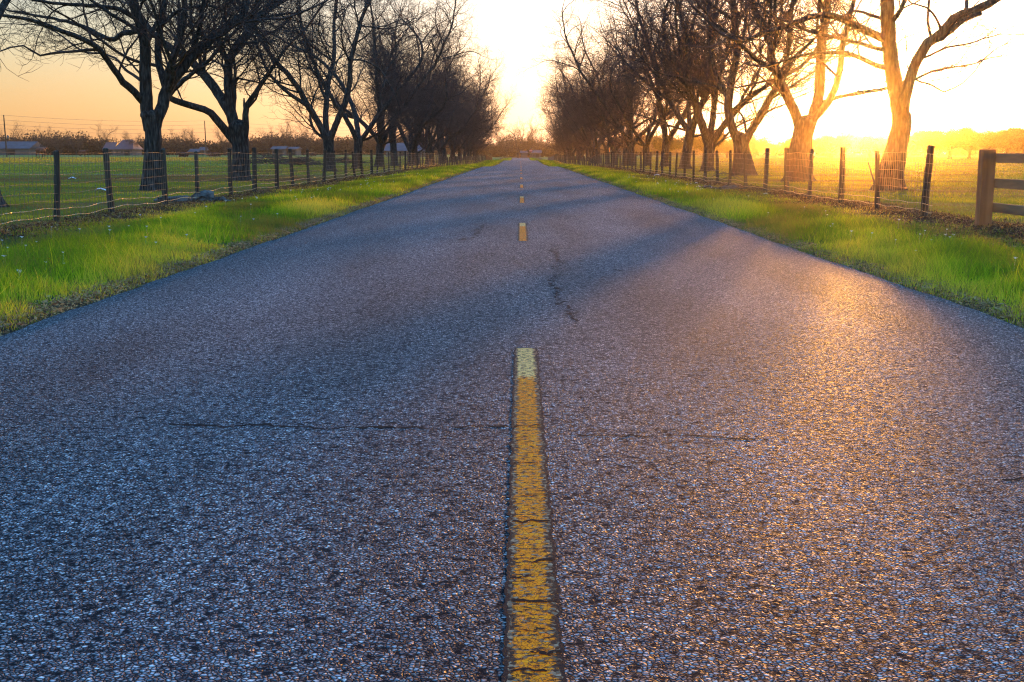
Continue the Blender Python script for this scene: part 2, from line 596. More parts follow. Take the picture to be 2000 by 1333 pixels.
def make_road():
    ys = np.concatenate([np.arange(-12, 60, 0.25), np.arange(60, 130, 0.8), np.arange(130, 486, 2.0)])
    xs = np.array([-3.3, -3.24, -3.0, -2, -1, 0, 1, 2, 3.0, 3.24, 3.3])
    V = []
    for k, y in enumerate(ys):
        el = 0.05 * noise1(y * 0.55, 3) + 0.035 * noise1(y * 2.3, 8)
        er = 0.05 * noise1(y * 0.55, 13) + 0.035 * noise1(y * 2.3, 18) + 0.03
        z0 = float(prof(y))
        for x in xs:
            xx = x - el if x <= -3.24 else (x + er if x >= 3.24 else x)
            edge = -0.045 if abs(x) >= 3.3 else 0.0
            V.append((xx, y, z0 + 0.012 - 0.0035 * abs(x) + edge))
    nx, ny = len(xs), len(ys)
    I, J = np.meshgrid(np.arange(nx - 1), np.arange(ny - 1))
    a = (J * nx + I).ravel()
    q = np.stack([a, a + 1, a + nx + 1, a + nx], -1)
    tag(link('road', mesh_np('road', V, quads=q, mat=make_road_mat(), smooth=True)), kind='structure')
    # the crossing road at the far end
    cv = []
    for x in np.arange(-60, 61, 4.0):
        for y in (487.0, 494.0):
            cv.append((x, y, hz(x, y) + 0.06))
    cq = [(2 * i, 2 * i + 2, 2 * i + 3, 2 * i + 1) for i in range(len(cv) // 2 - 1)]
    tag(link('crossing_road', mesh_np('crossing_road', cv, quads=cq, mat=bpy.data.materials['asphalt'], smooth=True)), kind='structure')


make_road()


def make_markings():
    m, n, l, b = new_mat('worn_yellow_paint')
    co_n = n.new('ShaderNodeTexCoord')
    co = co_n.outputs['Object']
    v1, v2 = asphalt_nodes(n, l, co)
    sp = n.new('ShaderNodeSeparateXYZ')
    l.new(co, sp.inputs[0])
    # where the paint is worn off: streaky noise across + along the edges
    mp = n.new('ShaderNodeMapping')
    mp.inputs['Scale'].default_value = (34, 62, 1)
    l.new(co, mp.inputs[0])
    nz = n.new('ShaderNodeTexNoise')
    nz.inputs['Scale'].default_value = 1.0
    nz.inputs['Detail'].default_value = 5
    nz.inputs['Roughness'].default_value = 0.65
    l.new(mp.outputs[0], nz.inputs['Vector'])
    ax = n.new('ShaderNodeMath'); ax.operation = 'ABSOLUTE'
    l.new(sp.outputs['X'], ax.inputs[0])
    ed = n.new('ShaderNodeMapRange')
    ed.inputs['From Min'].default_value = 0.036
    ed.inputs['From Max'].default_value = 0.062
    ed.inputs['To Min'].default_value = 0.0
    ed.inputs['To Max'].default_value = 0.22
    ed.clamp = True
    l.new(ax.outputs[0], ed.inputs['Value'])
    su = n.new('ShaderNodeMath'); su.operation = 'SUBTRACT'
    l.new(nz.outputs['Fac'], su.inputs[0]); l.new(ed.outputs[0], su.inputs[1])
    pm = n.new('ShaderNodeMapRange')
    pm.inputs['From Min'].default_value = 0.45
    pm.inputs['From Max'].default_value = 0.48
    l.new(su.outputs[0], pm.inputs['Value'])
    gap = n.new('ShaderNodeMapRange')
    gap.inputs['From Min'].default_value = 0.0
    gap.inputs['From Max'].default_value = 0.06
    l.new(v2.outputs['Distance'], gap.inputs['Value'])
    pg = n.new('ShaderNodeMath'); pg.operation = 'MULTIPLY'
    l.new(pm.outputs[0], pg.inputs[0]); l.new(gap.outputs[0], pg.inputs[1])
    # cream reflective head of each dash: object y > 3.1 (dash far end is at y = 4)
    hd = n.new('ShaderNodeMath'); hd.operation = 'GREATER_THAN'
    hd.inputs[1].default_value = 3.48
    hn = n.new('ShaderNodeMath'); hn.operation = 'MULTIPLY_ADD'
    l.new(nz.outputs['Fac'], hn.inputs[0]); hn.inputs[1].default_value = 0.7; 
    l.new(sp.outputs['Y'], hn.inputs[2])
    l.new(hn.outputs[0], hd.inputs[0])
    nc = n.new('ShaderNodeTexNoise')
    nc.inputs['Scale'].default_value = 25
    nc.inputs['Detail'].default_value = 4
    l.new(co, nc.inputs['Vector'])
    yr = ramp_node(n, [(0.3, (0.95, 0.17, 0.0)), (0.6, (1.0, 0.235, 0.0)), (0.8, (1.0, 0.35, 0.015))])
    l.new(nc.outputs['Fac'], yr.inputs[0])
    cm = n.new('ShaderNodeMix'); cm.data_type = 'RGBA'
    l.new(hd.outputs[0], cm.inputs['Factor'])
    l.new(yr.outputs[0], cm.inputs['A'])
    cm.inputs['B'].default_value = (1.0, 0.50, 0.14, 1)
    stn = n.new('ShaderNodeSeparateColor')
    l.new(v1.outputs['Color'], stn.inputs[0])
    stone = ramp_node(n, [(0.0, (0.008, 0.006, 0.005)), (0.5, (0.04, 0.025, 0.016)), (1.0, (0.34, 0.20, 0.11))])
    l.new(stn.outputs[0], stone.inputs[0])
    mx = n.new('ShaderNodeMix'); mx.data_type = 'RGBA'
    l.new(pg.outputs[0], mx.inputs['Factor'])
    l.new(stone.outputs[0], mx.inputs['A'])
    l.new(cm.outputs['Result'], mx.inputs['B'])
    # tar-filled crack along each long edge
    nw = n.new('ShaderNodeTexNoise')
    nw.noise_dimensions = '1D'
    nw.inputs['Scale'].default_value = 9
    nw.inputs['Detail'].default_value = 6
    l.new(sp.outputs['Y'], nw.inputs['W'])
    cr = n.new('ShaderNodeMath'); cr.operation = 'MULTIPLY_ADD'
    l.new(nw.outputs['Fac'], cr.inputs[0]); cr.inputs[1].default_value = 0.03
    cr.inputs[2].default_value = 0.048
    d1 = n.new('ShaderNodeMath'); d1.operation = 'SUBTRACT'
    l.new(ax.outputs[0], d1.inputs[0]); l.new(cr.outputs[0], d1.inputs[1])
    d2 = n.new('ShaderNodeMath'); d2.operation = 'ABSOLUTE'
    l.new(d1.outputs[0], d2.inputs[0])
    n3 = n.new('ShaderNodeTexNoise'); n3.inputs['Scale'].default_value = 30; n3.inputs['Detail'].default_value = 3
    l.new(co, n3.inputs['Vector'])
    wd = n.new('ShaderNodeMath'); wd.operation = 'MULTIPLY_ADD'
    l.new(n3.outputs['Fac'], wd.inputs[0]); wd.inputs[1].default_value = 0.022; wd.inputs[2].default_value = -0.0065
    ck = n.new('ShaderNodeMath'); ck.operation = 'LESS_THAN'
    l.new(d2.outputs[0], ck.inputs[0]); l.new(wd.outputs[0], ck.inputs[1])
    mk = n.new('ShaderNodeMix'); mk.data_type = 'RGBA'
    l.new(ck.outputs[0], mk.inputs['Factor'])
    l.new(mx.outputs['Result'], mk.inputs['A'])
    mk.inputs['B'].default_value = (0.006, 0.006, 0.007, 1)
    l.new(mk.outputs['Result'], b.inputs['Base Color'])
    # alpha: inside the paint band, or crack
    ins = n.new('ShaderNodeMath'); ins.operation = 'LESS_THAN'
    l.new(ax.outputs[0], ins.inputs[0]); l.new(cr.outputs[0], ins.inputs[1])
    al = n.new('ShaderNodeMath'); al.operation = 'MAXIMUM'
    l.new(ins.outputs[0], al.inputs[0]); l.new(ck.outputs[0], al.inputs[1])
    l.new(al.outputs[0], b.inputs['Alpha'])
    hm = n.new('ShaderNodeMath'); hm.operation = 'MULTIPLY_ADD'
    l.new(gap.outputs[0], hm.inputs[0]); hm.inputs[1].default_value = 0.7
    l.new(pg.outputs[0], hm.inputs[2])
    bp = n.new('ShaderNodeBump')
    bp.inputs['Strength'].default_value = 0.8
    bp.inputs['Distance'].default_value = 0.004
    l.new(hm.outputs[0], bp.inputs['Height'])
    l.new(bp.outputs[0], b.inputs['Normal'])
    b.inputs['Roughness'].default_value = 0.85
    b.inputs['Specular IOR Level'].default_value = 0.12
    far0 = [6.74, 19.2, 31.0, 42.9, 56.0, 69.0, 81.5, 93.5, 106.0]
    far0 += [118.2 + 12.2 * k for k in range(28)]
    for k, fy in enumerate(far0):
        y0 = fy - 4.0
        z = float(prof(fy))
        length = 4.6 if k == 0 else 4.0
        ys = np.linspace(4.0 - length, 4.0, 12)
        V, Q = [], []
        slant = -0.0085 if k == 0 else 0.0
        for y in ys:
            for x in (-0.085, -0.03, 0.03, 0.085):
                zz = float(prof(y0 + y)) - z + 0.0015 + (0.0 if fy < 20 else 0.003)
                V.append((x, y, zz))
        for i in range(len(ys) - 1):
            for j in range(3):
                a = i * 4 + j
                Q.append((a, a + 1, a + 5, a + 4))
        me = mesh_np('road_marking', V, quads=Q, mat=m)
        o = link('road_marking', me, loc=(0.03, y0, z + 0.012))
        tag(o, kind='structure')


make_markings()


def make_cracks():
    m, n, l, b = new_mat('tar_crack')
    b.inputs['Base Color'].default_value = (0.006, 0.0055, 0.005, 1)
    b.inputs['Roughness'].default_value = 0.95
    b.inputs['Specular IOR Level'].default_value = 0.1
    rng = random.Random(5)

    def crack(px_pts, wid, jit, lift=0.0):
        base = []
        for (px, py) in px_pts:
            Yd = FPX * 1.10 / max(1, (py - 300.0))
            p = at(px, py, Yd)
            t = (0.012 - CAM.z) / (p.z - CAM.z)
            p = CAM + (p - CAM) * t
            base.append(p)
        pts = []
        for a, c in zip(base[:-1], base[1:]):
            d = (c - a)
            k = max(2, int(d.length / 0.035))
            side = Vector((-d.y, d.x, 0)).normalized()
            for i in range(k):
                pts.append(a + d * (i / k) + side * rng.uniform(-jit, jit))
        pts.append(base[-1])
        V, Q = [], []
        w = wid
        for i, p in enumerate(pts):
            t = (pts[min(i + 1, len(pts) - 1)] - pts[max(0, i - 1)])
            s = Vector((-t.y, t.x, 0)).normalized()
            w = max(0.0008, wid * (1.0 if (lift or jit > 0.03) else 1.6) * (0.7 + 0.9 * noise1(i * 0.35, wid * 1000)) * rng.uniform(0.3, 1.4))
            z = float(prof(p.y)) + 0.0135 - 0.0035 * abs(p.x) + lift
            V.append((p.x + s.x * w, p.y + s.y * w, z))
            V.append((p.x - s.x * w, p.y - s.y * w, z))
        for i in range(len(pts) - 1):
            Q.append((2 * i, 2 * i + 1, 2 * i + 3, 2 * i + 2))
        tag(link('road_crack', mesh_np('road_crack', V, quads=Q, mat=m)), kind='structure')

    crack([(330, 828), (420, 832), (520, 829), (640, 836), (760, 833), (860, 836), (990, 832)], 0.011, 0.02)
    crack([(1080, 846), (1180, 852), (1290, 850), (1400, 852), (1500, 858)], 0.006, 0.02)
    crack([(1120, 615), (1117, 604), (1100, 596), (1088, 578), (1092, 566), (1083, 556), (1080, 546), (1088, 536)], 0.016, 0.05)
    crack([(1100, 531), (1080, 522), (1099, 516), (1085, 500), (1082, 486)], 0.013, 0.06)
    crack([(898, 472), (905, 466), (928, 463), (933, 450), (940, 440)], 0.016, 0.06)
    crack([(1110, 612), (1130, 628)], 0.010, 0.03)
    crack([(1200, 526), (1215, 529)], 0.014, 0.01)
    for cy, wd_, a_, b_ in ((832, .007, 0, 1), (905, .005, 0, .8), (968, .004, .2, 1), (1020, .008, 0, 1), (1098, .009, .3, 1), (1128, .005, 0, .6), (1176, .008, 0, 1), (1232, .004, .1, .7), (1276, .008, .4, 1), (1312, .006, 0, .7)):
        xl = 1003 - 0.012 * (cy - 830) ; xr = 1058 + 0.085 * (cy - 830)
        crack([(xl + (xr - xl) * (a_ + (b_ - a_) * k / 4), cy + rng.uniform(-3, 3)) for k in range(5)], wd_, 0.006, 0.0022)
    crack([(1960, 936), (2020, 930)], 0.008, 0.01)


make_cracks()


# ------------------------------------------------------------------ bare trees
class TreeGen:
    def __init__(s, seed, rmin=0.0075):
        s.rng = random.Random(seed)
        s.chains = []      # (pts, rads)
        s.rmin = rmin
        s.budget = 26000
        s.queue = deque()
        s.kidp = 0.56

    def rv(s):
        g = s.rng.gauss
        return Vector((g(0, 1), g(0, 1), g(0, 1))).normalized()

    def side_dir(s, d, ang, az):
        ref = Vector((0, 0, 1)) if abs(d.z) < 0.9 else Vector((1, 0, 0))
        a = d.cross(ref).normalized()
        c = d.cross(a)
        return (d * math.cos(ang) + (a * math.cos(az) + c * math.sin(az)) * math.sin(ang)).normalized()

    def grow(s, p, d, r, zmin=1.7, lmul=1.0):
        """queue a branch; run() grows the queue evenly, breadth first"""
        s.queue.append((Vector(p), Vector(d).normalized(), r, lmul, 0, zmin))

    def run(s):
        rng = s.rng
        uni = rng.uniform
        rmin = s.rmin
        q = s.queue
        while q and len(s.chains) < s.budget:
            p, d, r, lm, tw, zmin = q.popleft()
            if r <= rmin * 1.02:
                L = uni(0.55, 1.15) * (1.0 if tw == 0 else 0.5)
                nseg = 4 if tw == 0 else 3
            else:
                L = 24 * r ** 0.66 * uni(0.75, 1.25) * lm
                nseg = max(4, min(20, int(L / (0.17 + 1.3 * r))))
            st = L / nseg
            pts, rads = [p.copy()], [r]
            g = 0.20 if r > 0.04 else (0.26 if r > 0.012 else 0.30)
            if r >= 0.1:
                g *= 0.75
            curve = s.rv() * 0.07
            az = uni(0, 6.28)
            up = 0.045 if r > 0.03 else 0.03
            for i in range(1, nseg + 1):
                t = i / nseg
                d = d + s.rv() * g + curve
                d.z += up
                if p.z < zmin + 1.2 and d.z < 0.1:
                    d.z += 0.25
                d.normalize()
                p = p + d * st
                rad = r * (1 - 0.58 * t)
                pts.append(p.copy())
                rads.append(rad)
                if t > 0.10 and i < nseg and tw < 2:
                    kids = 1 if rng.random() < s.kidp else 0
                    if r > 0.07 and rng.random() < 0.3:
                        kids += 1
                    for _ in range(kids):
                        az += 2.4 + uni(-0.5, 0.5)
                        cd = s.side_dir(d, R(uni(30, 68)), az)
                        if r <= rmin * 1.02:
                            q.append((p.copy(), cd, rmin * 0.75, 1.0, tw + 1, zmin))
                        else:
                            q.append((p.copy(), cd, max(rmin, rad * uni(0.28, 0.62)), 1.0, 0, zmin))
            re = rads[-1]
            if re > rmin * 0.9:
                a0 = uni(0, 6.28)
                for k in range(2):
                    q.append((p.copy(), s.side_dir(d, R(uni(12, 34)), a0 + math.pi * k), max(rmin, re * uni(0.66, 0.92)), 1.0, 0, zmin))
            s.chains.append((pts, rads))
        print('tree', len(s.chains), 'left', len(q))

    def limb(s, pts, r0, r1, kids=True, cont=True, zmin=1.7, dens=1.0, first=0.16):
        """a hand-placed limb, then procedural side growth"""
        rng = s.rng
        pts = [Vector(p) for p in pts]
        fine = []
        n = len(pts)
        for i in range(n - 1):
            p0, p1, p2, p3 = pts[max(i - 1, 0)], pts[i], pts[i + 1], pts[min(i + 2, n - 1)]
            k = max(2, int((p2 - p1).length / 0.22))
            for j in range(k):
                t = j / k
                fine.append(0.5 * ((2 * p1) + (p2 - p0) * t + (2 * p0 - 5 * p1 + 4 * p2 - p3) * t * t + (-p0 + 3 * p1 - 3 * p2 + p3) * t ** 3))
        fine.append(pts[-1])
        m = len(fine)
        rads = []
        az = rng.uniform(0, 6)
        for i in range(m):
            t = i / (m - 1)
            rad = r0 + (r1 - r0) * t ** 0.9
            rad *= 1 + 0.05 * noise1(i * 0.5, r0 * 50)
            rads.append(rad)
            fine[i] = fine[i] + s.rv() * 0.018
        s.chains.append((fine, rads))
        if kids:
            i = 2
            while i < m - 1:
                d = (fine[i + 1] - fine[i - 1]).normalized()
                az += 2.4 + rng.uniform(-.5, .5)
                if i > m * first and rng.random() < 0.8 * dens:
                    cr = max(s.rmin, min(0.085, rads[i] * rng.uniform(0.12, 0.5)))
                    cd = s.side_dir(d, R(rng.uniform(35, 70)), az)
                    if cd.z < -0.2:
                        cd.z *= -0.3
                    s.grow(fine[i], cd, cr, zmin=zmin)
                i += rng.choice((1, 2, 2, 3))
        if cont:
            d = (fine[-1] - fine[-3]).normalized()
            s.grow(fine[-1], d, r1, zmin=zmin)

    def crown_mesh(s, name):
        s.run()
        V, Q, off, MI = [], [], 0, []
        groups = {}
        for pts, rads in s.chains:
            r = rads[0]
            k = 10 if r > 0.12 else 8 if r > 0.06 else 5 if r > 0.02 else 3
            groups.setdefault((k, len(pts)), []).append((pts, rads))
        for (k, n), lst in groups.items():
            P = np.array([[tuple(q) for q in c[0]] for c in lst], dtype=np.float32)     # m,n,3
            RR = np.array([c[1] for c in lst], dtype=np.float32)                       # m,n
            T = np.empty_like(P)
            T[:, 1:-1] = P[:, 2:] - P[:, :-2]
            T[:, 0] = P[:, 1] - P[:, 0]
            T[:, -1] = P[:, -1] - P[:, -2]
            T /= np.linalg.norm(T, axis=2, keepdims=True) + 1e-9
            mean = P[:, -1] - P[:, 0]
            mean /= np.linalg.norm(mean, axis=1, keepdims=True) + 1e-9
            ref = np.where(np.abs(mean[:, 2:3]) < 0.7, np.array([[0, 0, 1.0]]), np.array([[1.0, 0, 0]]))[:, None, :]
            A = np.cross(T, np.broadcast_to(ref, T.shape))
            A /= np.linalg.norm(A, axis=2, keepdims=True) + 1e-9
            B = np.cross(A, T)
            ang = np.arange(k) * 2 * np.pi / k
            ring = P[:, :, None, :] + RR[:, :, None, None] * (A[:, :, None, :] * np.cos(ang)[None, None, :, None] + B[:, :, None, :] * np.sin(ang)[None, None, :, None])
            mcount = len(lst)
            V.append(ring.reshape(-1, 3))
            base = off + (np.arange(mcount) * n * k)[:, None, None]
            i = (np.arange(n - 1) * k)[None, :, None]
            j = np.arange(k)[None, None, :]
            j2 = (j + 1) % k
            q = np.stack([base + i + j, base + i + j2, base + i + k + j2, base + i + k + j], -1).reshape(-1, 4)
            Q.append(q)
            MI.append(np.full(len(q), 1 if k >= 8 else 0, dtype=np.int32))
            off += mcount * n * k
        me = mesh_np(name, np.concatenate(V), quads=np.concatenate(Q), mat=M['twig'], smooth=True)
        me.materials.append(M['bark'])
        me.polygons.foreach_set('material_index', np.concatenate(MI))
        return me


def trunk_mesh(name, path, rads, seed, flare=0.55, k=22):
    """lumpy bark-covered trunk along path (list of Vectors, base first); closes in a dome under the fork"""
    pts = [Vector(p) for p in path]
    fine, fr = [], []
    n = len(pts)
    for i in range(n - 1):
        p0, p1, p2, p3 = pts[max(i - 1, 0)], pts[i], pts[i + 1], pts[min(i + 2, n - 1)]
        kk = max(2, int((p2 - p1).length / 0.09))
        for j in range(kk):
            t = j / kk
            fine.append(0.5 * ((2 * p1) + (p2 - p0) * t + (2 * p0 - 5 * p1 + 4 * p2 - p3) * t * t + (-p0 + 3 * p1 - 3 * p2 + p3) * t ** 3))
            fr.append(rads[i] + (rads[i + 1] - rads[i]) * t)
    last = pts[-1]
    d = (pts[-1] - pts[-2]).normalized()
    for q in range(6):
        a = q / 5 * math.pi / 2
        fine.append(last + d * (rads[-1] * 0.8 * math.sin(a)))
        fr.append(max(0.01, rads[-1] * math.cos(a)))
    m = len(fine)
    V = []
    for i in range(m):
        c = fine[i]
        zrel = max(0.0, c.z - fine[0].z - 0.15)
        fl = flare * math.exp(-zrel / 0.28)
        for j in range(k):
            an = 2 * math.pi * j / k
            lob = 0.5 + 0.5 * math.sin(an * 5 + seed * 1.7 + 0.6 * math.sin(an * 2 + seed))
            rr = fr[i] * (1 + fl * (0.35 + 0.9 * lob))
            nz = noise.noise(Vector((math.cos(an) * 2.2, math.sin(an) * 2.2, c.z * 1.3 + seed * 7)))
            nz2 = noise.noise(Vector((math.cos(an) * 7, math.sin(an) * 7, c.z * 3 + seed * 3)))
            rr *= 1 + 0.10 * nz + 0.045 * nz2
            V.append((c.x + math.cos(an) * rr, c.y + math.sin(an) * rr, c.z))
    I, J = np.meshgrid(np.arange(k), np.arange(m - 1))
    I, J = I.ravel(), J.ravel()
    q = np.stack([J * k + I, J * k + (I + 1) % k, (J + 1) * k + (I + 1) % k, (J + 1) * k + I], -1)
    return mesh_np(name, V, quads=q, mat=M['bark'], smooth=True)


def tree_obj(name, loc, trunk_me, crown_me, label, cat='tree', group=None, rz=0.0, sc=1.0):
    r = empty(name, loc, rz)
    r.scale = (sc, sc, sc)
    tag(r, label, cat, group)
    link('trunk', trunk_me, r)
    link('crown', crown_me, r)
    return r


# ---- hand-shaped trees traced by their own limbs
def hero(seed, px, py, Y, trunk_px, trunk_r, limbs, label, group, budget=26000, flare=0.5, extra=0):
    base = at(px, py, Y)
    base.z = hz(base.x, base.y)
    g = TreeGen(seed)
    g.budget = budget

    def loc(q):
        dy = q[2] if len(q) > 2 else 0.0
        return at(q[0], q[1], Y + dy) - base
    path = [Vector((0, 0, -0.2))] + [loc(q) for q in trunk_px]
    tm = trunk_mesh('trunk', path, [trunk_r[0]] + list(trunk_r), seed, flare)
    for (pp, r0, r1, opt) in limbs:
        g.limb([loc(q) for q in pp], r0, r1, **opt)
        cm = g.crown_mesh('crown')
    return tree_obj('pecan_tree', base, tm, cm, label, group=group)


GL = 'bare pecan trees lining the left side of the road'
GR = 'bare pecan trees lining the right side of the road'
import time as _t
_t0 = _t.time()
# T0: only the root flare and a few reaching branches are inside the frame
hero(11, -48, 405, 24.7, [(-56, 300), (-70, 200)], [0.44, 0.34, 0.30],
     [([(-80, 215), (-70, 120, .5), (-60, 20, 1), (-55, -120, 1.5)], 0.2, 0.11, {}),
      ([(-80, 215), (-140, 100, -1), (-220, -40, -2)], 0.18, 0.1, {}),
      ([(-75, 180), (-20, 60, 1.5), (50, -60, 2.5)], 0.14, 0.05, {'dens': 0.6})],
     'bare pecan with only its flared trunk foot showing at the left edge', GL, budget=12000)
# T1
hero(1, 298, 370, 37.1, [(299, 340), (298, 300), (299, 260), (293, 228)], [0.30, 0.265, 0.25, 0.27, 0.30],
     [([(294, 255), (288, 225), (285, 190), (284, 130), (282, 80, -.2), (270, 35, -.4), (258, -10, -.5), (245, -90, -.8)], 0.21, 0.12, {'zmin': 3.2}),
      ([(298, 262, .0), (307, 232), (318, 205, .1), (327, 172, .2), (348, 142, .3), (385, 100, .5), (430, 62, .8), (475, 30, 1.0), (483, -30, 1.2), (500, -110, 1.5)], 0.20, 0.10, {'zmin': 3.2}),
      ([(327, 178, .2), (312, 130, .6), (308, 80, 1.0), (318, 30, 1.4), (330, -50, 1.8)], 0.13, 0.08, {'zmin': 3.2}),
      ([(322, 165, .2), (340, 110, .0), (358, 50, -.3), (362, -40, -.6)], 0.12, 0.07, {'zmin': 3.2}),
      ([(288, 222), (280, 200), (262, 180, -.3), (240, 160, -.6), (215, 125, -1), (195, 98, -1.3), (165, 78, -1.6), (125, 62, -2), (80, 45, -2.3), (30, 34, -2.6), (-30, 24, -3)], 0.135, 0.035, {'zmin': 2.6}),
      ([(190, 97, -1.3), (150, 100, -1.6), (110, 104, -2), (78, 108, -2.2), (45, 90, -2.5), (0, 100, -2.8)], 0.05, 0.02, {'zmin': 3.2, 'dens': .9}),
      ([(274, 156, -.1), (250, 140, .4), (225, 115, .8), (195, 105, 1.2), (160, 100, 1.6), (120, 70, 2)], 0.05, 0.025, {'zmin': 3.2}),
      ([(283, 60, 0), (262, 62, .3), (240, 66, .8), (215, 78, 1.2), (180, 60, 1.6), (140, 45, 2), (70, 30, 2.6), (10, 20, 3)], 0.10, 0.03, {'zmin': 3.2}),
      ([(270, 40, 0), (235, 20, -.3), (190, 12, -.8), (120, 8, -1.4), (40, -5, -2)], 0.08, 0.03, {'zmin': 3.2}),
      ([(375, 108, .4), (388, 60, .2), (396, 20, .0), (400, -60, -.2)], 0.09, 0.05, {'zmin': 3.2}),
      ([(305, 60, 1), (350, 22, 1.2), (410, 12, 1.5), (470, 40, 1.8)], 0.07, 0.025, {'zmin': 3.2})],
     'big bare pecan forking low into an upright stem and a right-leaning limb, behind left fence', GL, budget=60000)
# T2
hero(2, 470, 352, 49.9, [(471, 325), (470, 290), (468, 262), (466, 248)], [0.36, 0.33, 0.36, 0.42, 0.40],
     [([(468, 288), (448, 264), (432, 245, -.2), (412, 222, -.4), (385, 210, -.6), (355, 202, -.9), (332, 192, -1.2), (338, 176, -1.3), (368, 150, -1.4)], 0.19, 0.09, {'zmin': 3.5, 'dens': .7}),
      ([(464, 268), (452, 225), (432, 192, .2), (405, 155, .5), (375, 122, .8), (340, 98, 1.2), (305, 72, 1.6), (280, 40, 2)], 0.26, 0.10, {'zmin': 3.5}),
      ([(462, 262, 0), (452, 215), (447, 180), (446, 150, .1), (450, 112, .2), (474, 82, .3), (492, 50, .5), (520, 20, .8), (545, -15, 1), (570, -80, 1.3)], 0.21, 0.12, {'zmin': 3.5}),
      ([(492, 50, .5), (500, 15, .5), (515, -30, .4)], 0.12, 0.08, {'zmin': 4}),
      ([(455, 225, 0), (457, 190, 0), (458, 165), (463, 152)], 0.13, 0.09, {'cont': False, 'dens': .2}),
      ([(462, 152), (490, 158, .2), (510, 163, .3)], 0.045, 0.03, {'zmin': 3.5}),
      ([(470, 292, 0), (479, 262, -.1), (480, 225, -.2), (483, 205, -.3), (500, 180, -.4), (516, 155, -.6), (532, 132, -.8), (555, 100, -1)], 0.17, 0.06, {'zmin': 3}),
      ([(480, 240, -.2), (479, 222, -.2), (476, 192, -.2)], 0.13, 0.03, {'cont': False, 'dens': 0}),
      ([(395, 140, .5), (392, 122, .4), (375, 60, 0), (372, 0, -.5)], 0.09, 0.06, {'zmin': 4}),
      ([(446, 115, .2), (435, 95, 0), (428, 70, -.3), (440, 20, -.6)], 0.07, 0.03, {'zmin': 4})],
     'big bare pecan with broken stubs, second full trunk behind the left fence', GL, budget=60000)
# R1: the leaning tree beside the sun
hero(3, 1737, 371, 37.2, [(1740, 340), (1750, 295), (1760, 250), (1762, 228)], [0.38, 0.33, 0.30, 0.27, 0.27],
     [([(1760, 262), (1758, 232), (1752, 190, .1), (1744, 150, .1), (1738, 100, .2), (1734, 50, .2), (1732, 0, .2), (1728, -90, .2)], 0.27, 0.18, {'dens': 0.35, 'zmin': 4.5}),
      ([(1761, 262), (1764, 232, -.1), (1768, 195, -.2), (1775, 160, -.2), (1792, 118, -.3), (1812, 85, -.4), (1838, 66, -.5), (1862, 38, -.6), (1900, 22, -.7), (1932, 8, -.8), (1975, -25, -1), (2040, -80, -1.4)], 0.19, 0.10, {'dens': 0.4, 'zmin': 3.4}),
      ([(1815, 84, -.4), (1840, 74, -.6), (1858, 60, -.7), (1880, 42, -.8), (1915, 26, -.8)], 0.085, 0.07, {'cont': False, 'dens': .3}),
      ([(1783, 153, -.2), (1800, 160, -.5), (1822, 168, -.8), (1840, 179, -1), (1852, 177, -1.1), (1880, 162, -1.3), (1905, 138, -1.5), (1925, 112, -1.7), (1950, 93, -2), (1985, 80, -2.2)], 0.036, 0.009, {'dens': .35, 'zmin': 2.4}),
      ([(1862, 62, -.5), (1870, 80, -.8), (1878, 112, -1)], 0.018, 0.008, {'dens': .5, 'zmin': 2.6}),
      ([(1820, 75, -.4), (1812, 40, -.2), (1815, 0, 0), (1817, -60, .2)], 0.05, 0.03, {'dens': .6, 'zmin': 3.4}),
      ([(1838, 62, -.5), (1828, 35, -.9), (1810, 15, -1.2), (1780, 5, -1.5), (1765, -10, -1.7)], 0.045, 0.02, {'dens': .5, 'zmin': 3.4}),
      ([(1746, 95, .2), (1765, 75, .6), (1800, 62, 1), (1840, 50, 1.5)], 0.022, 0.01, {'dens': .5, 'zmin': 3.4}),
      ([(1734, 78, .2), (1700, 64, .1), (1660, 45, 0), (1628, 32, -.1), (1590, 32, -.3), (1550, 46, -.5), (1500, 62, -.8), (1450, 80, -1.2)], 0.13, 0.05, {'dens': .75, 'zmin': 3.4}),
      ([(1740, 134, .1), (1712, 128, .3), (1680, 112, .6), (1645, 104, .9), (1600, 104, 1.2), (1550, 112, 1.5), (1500, 130, 1.8)], 0.095, 0.03, {'dens': .7, 'zmin': 3.0}),
      ([(1733, 42, .2), (1700, 30, .5), (1670, 22, .8), (1630, 40, 1.2)], 0.06, 0.03, {'dens': .7, 'zmin': 3.4}),
      ([(1729, -60, .2), (1720, -120, .5), (1690, -200, 1)], 0.14, 0.09, {'dens': .6})],
     'bare pecan leaning beside the blazing sun, its long limb arching up to the right', GR, budget=40000, flare=0.6)
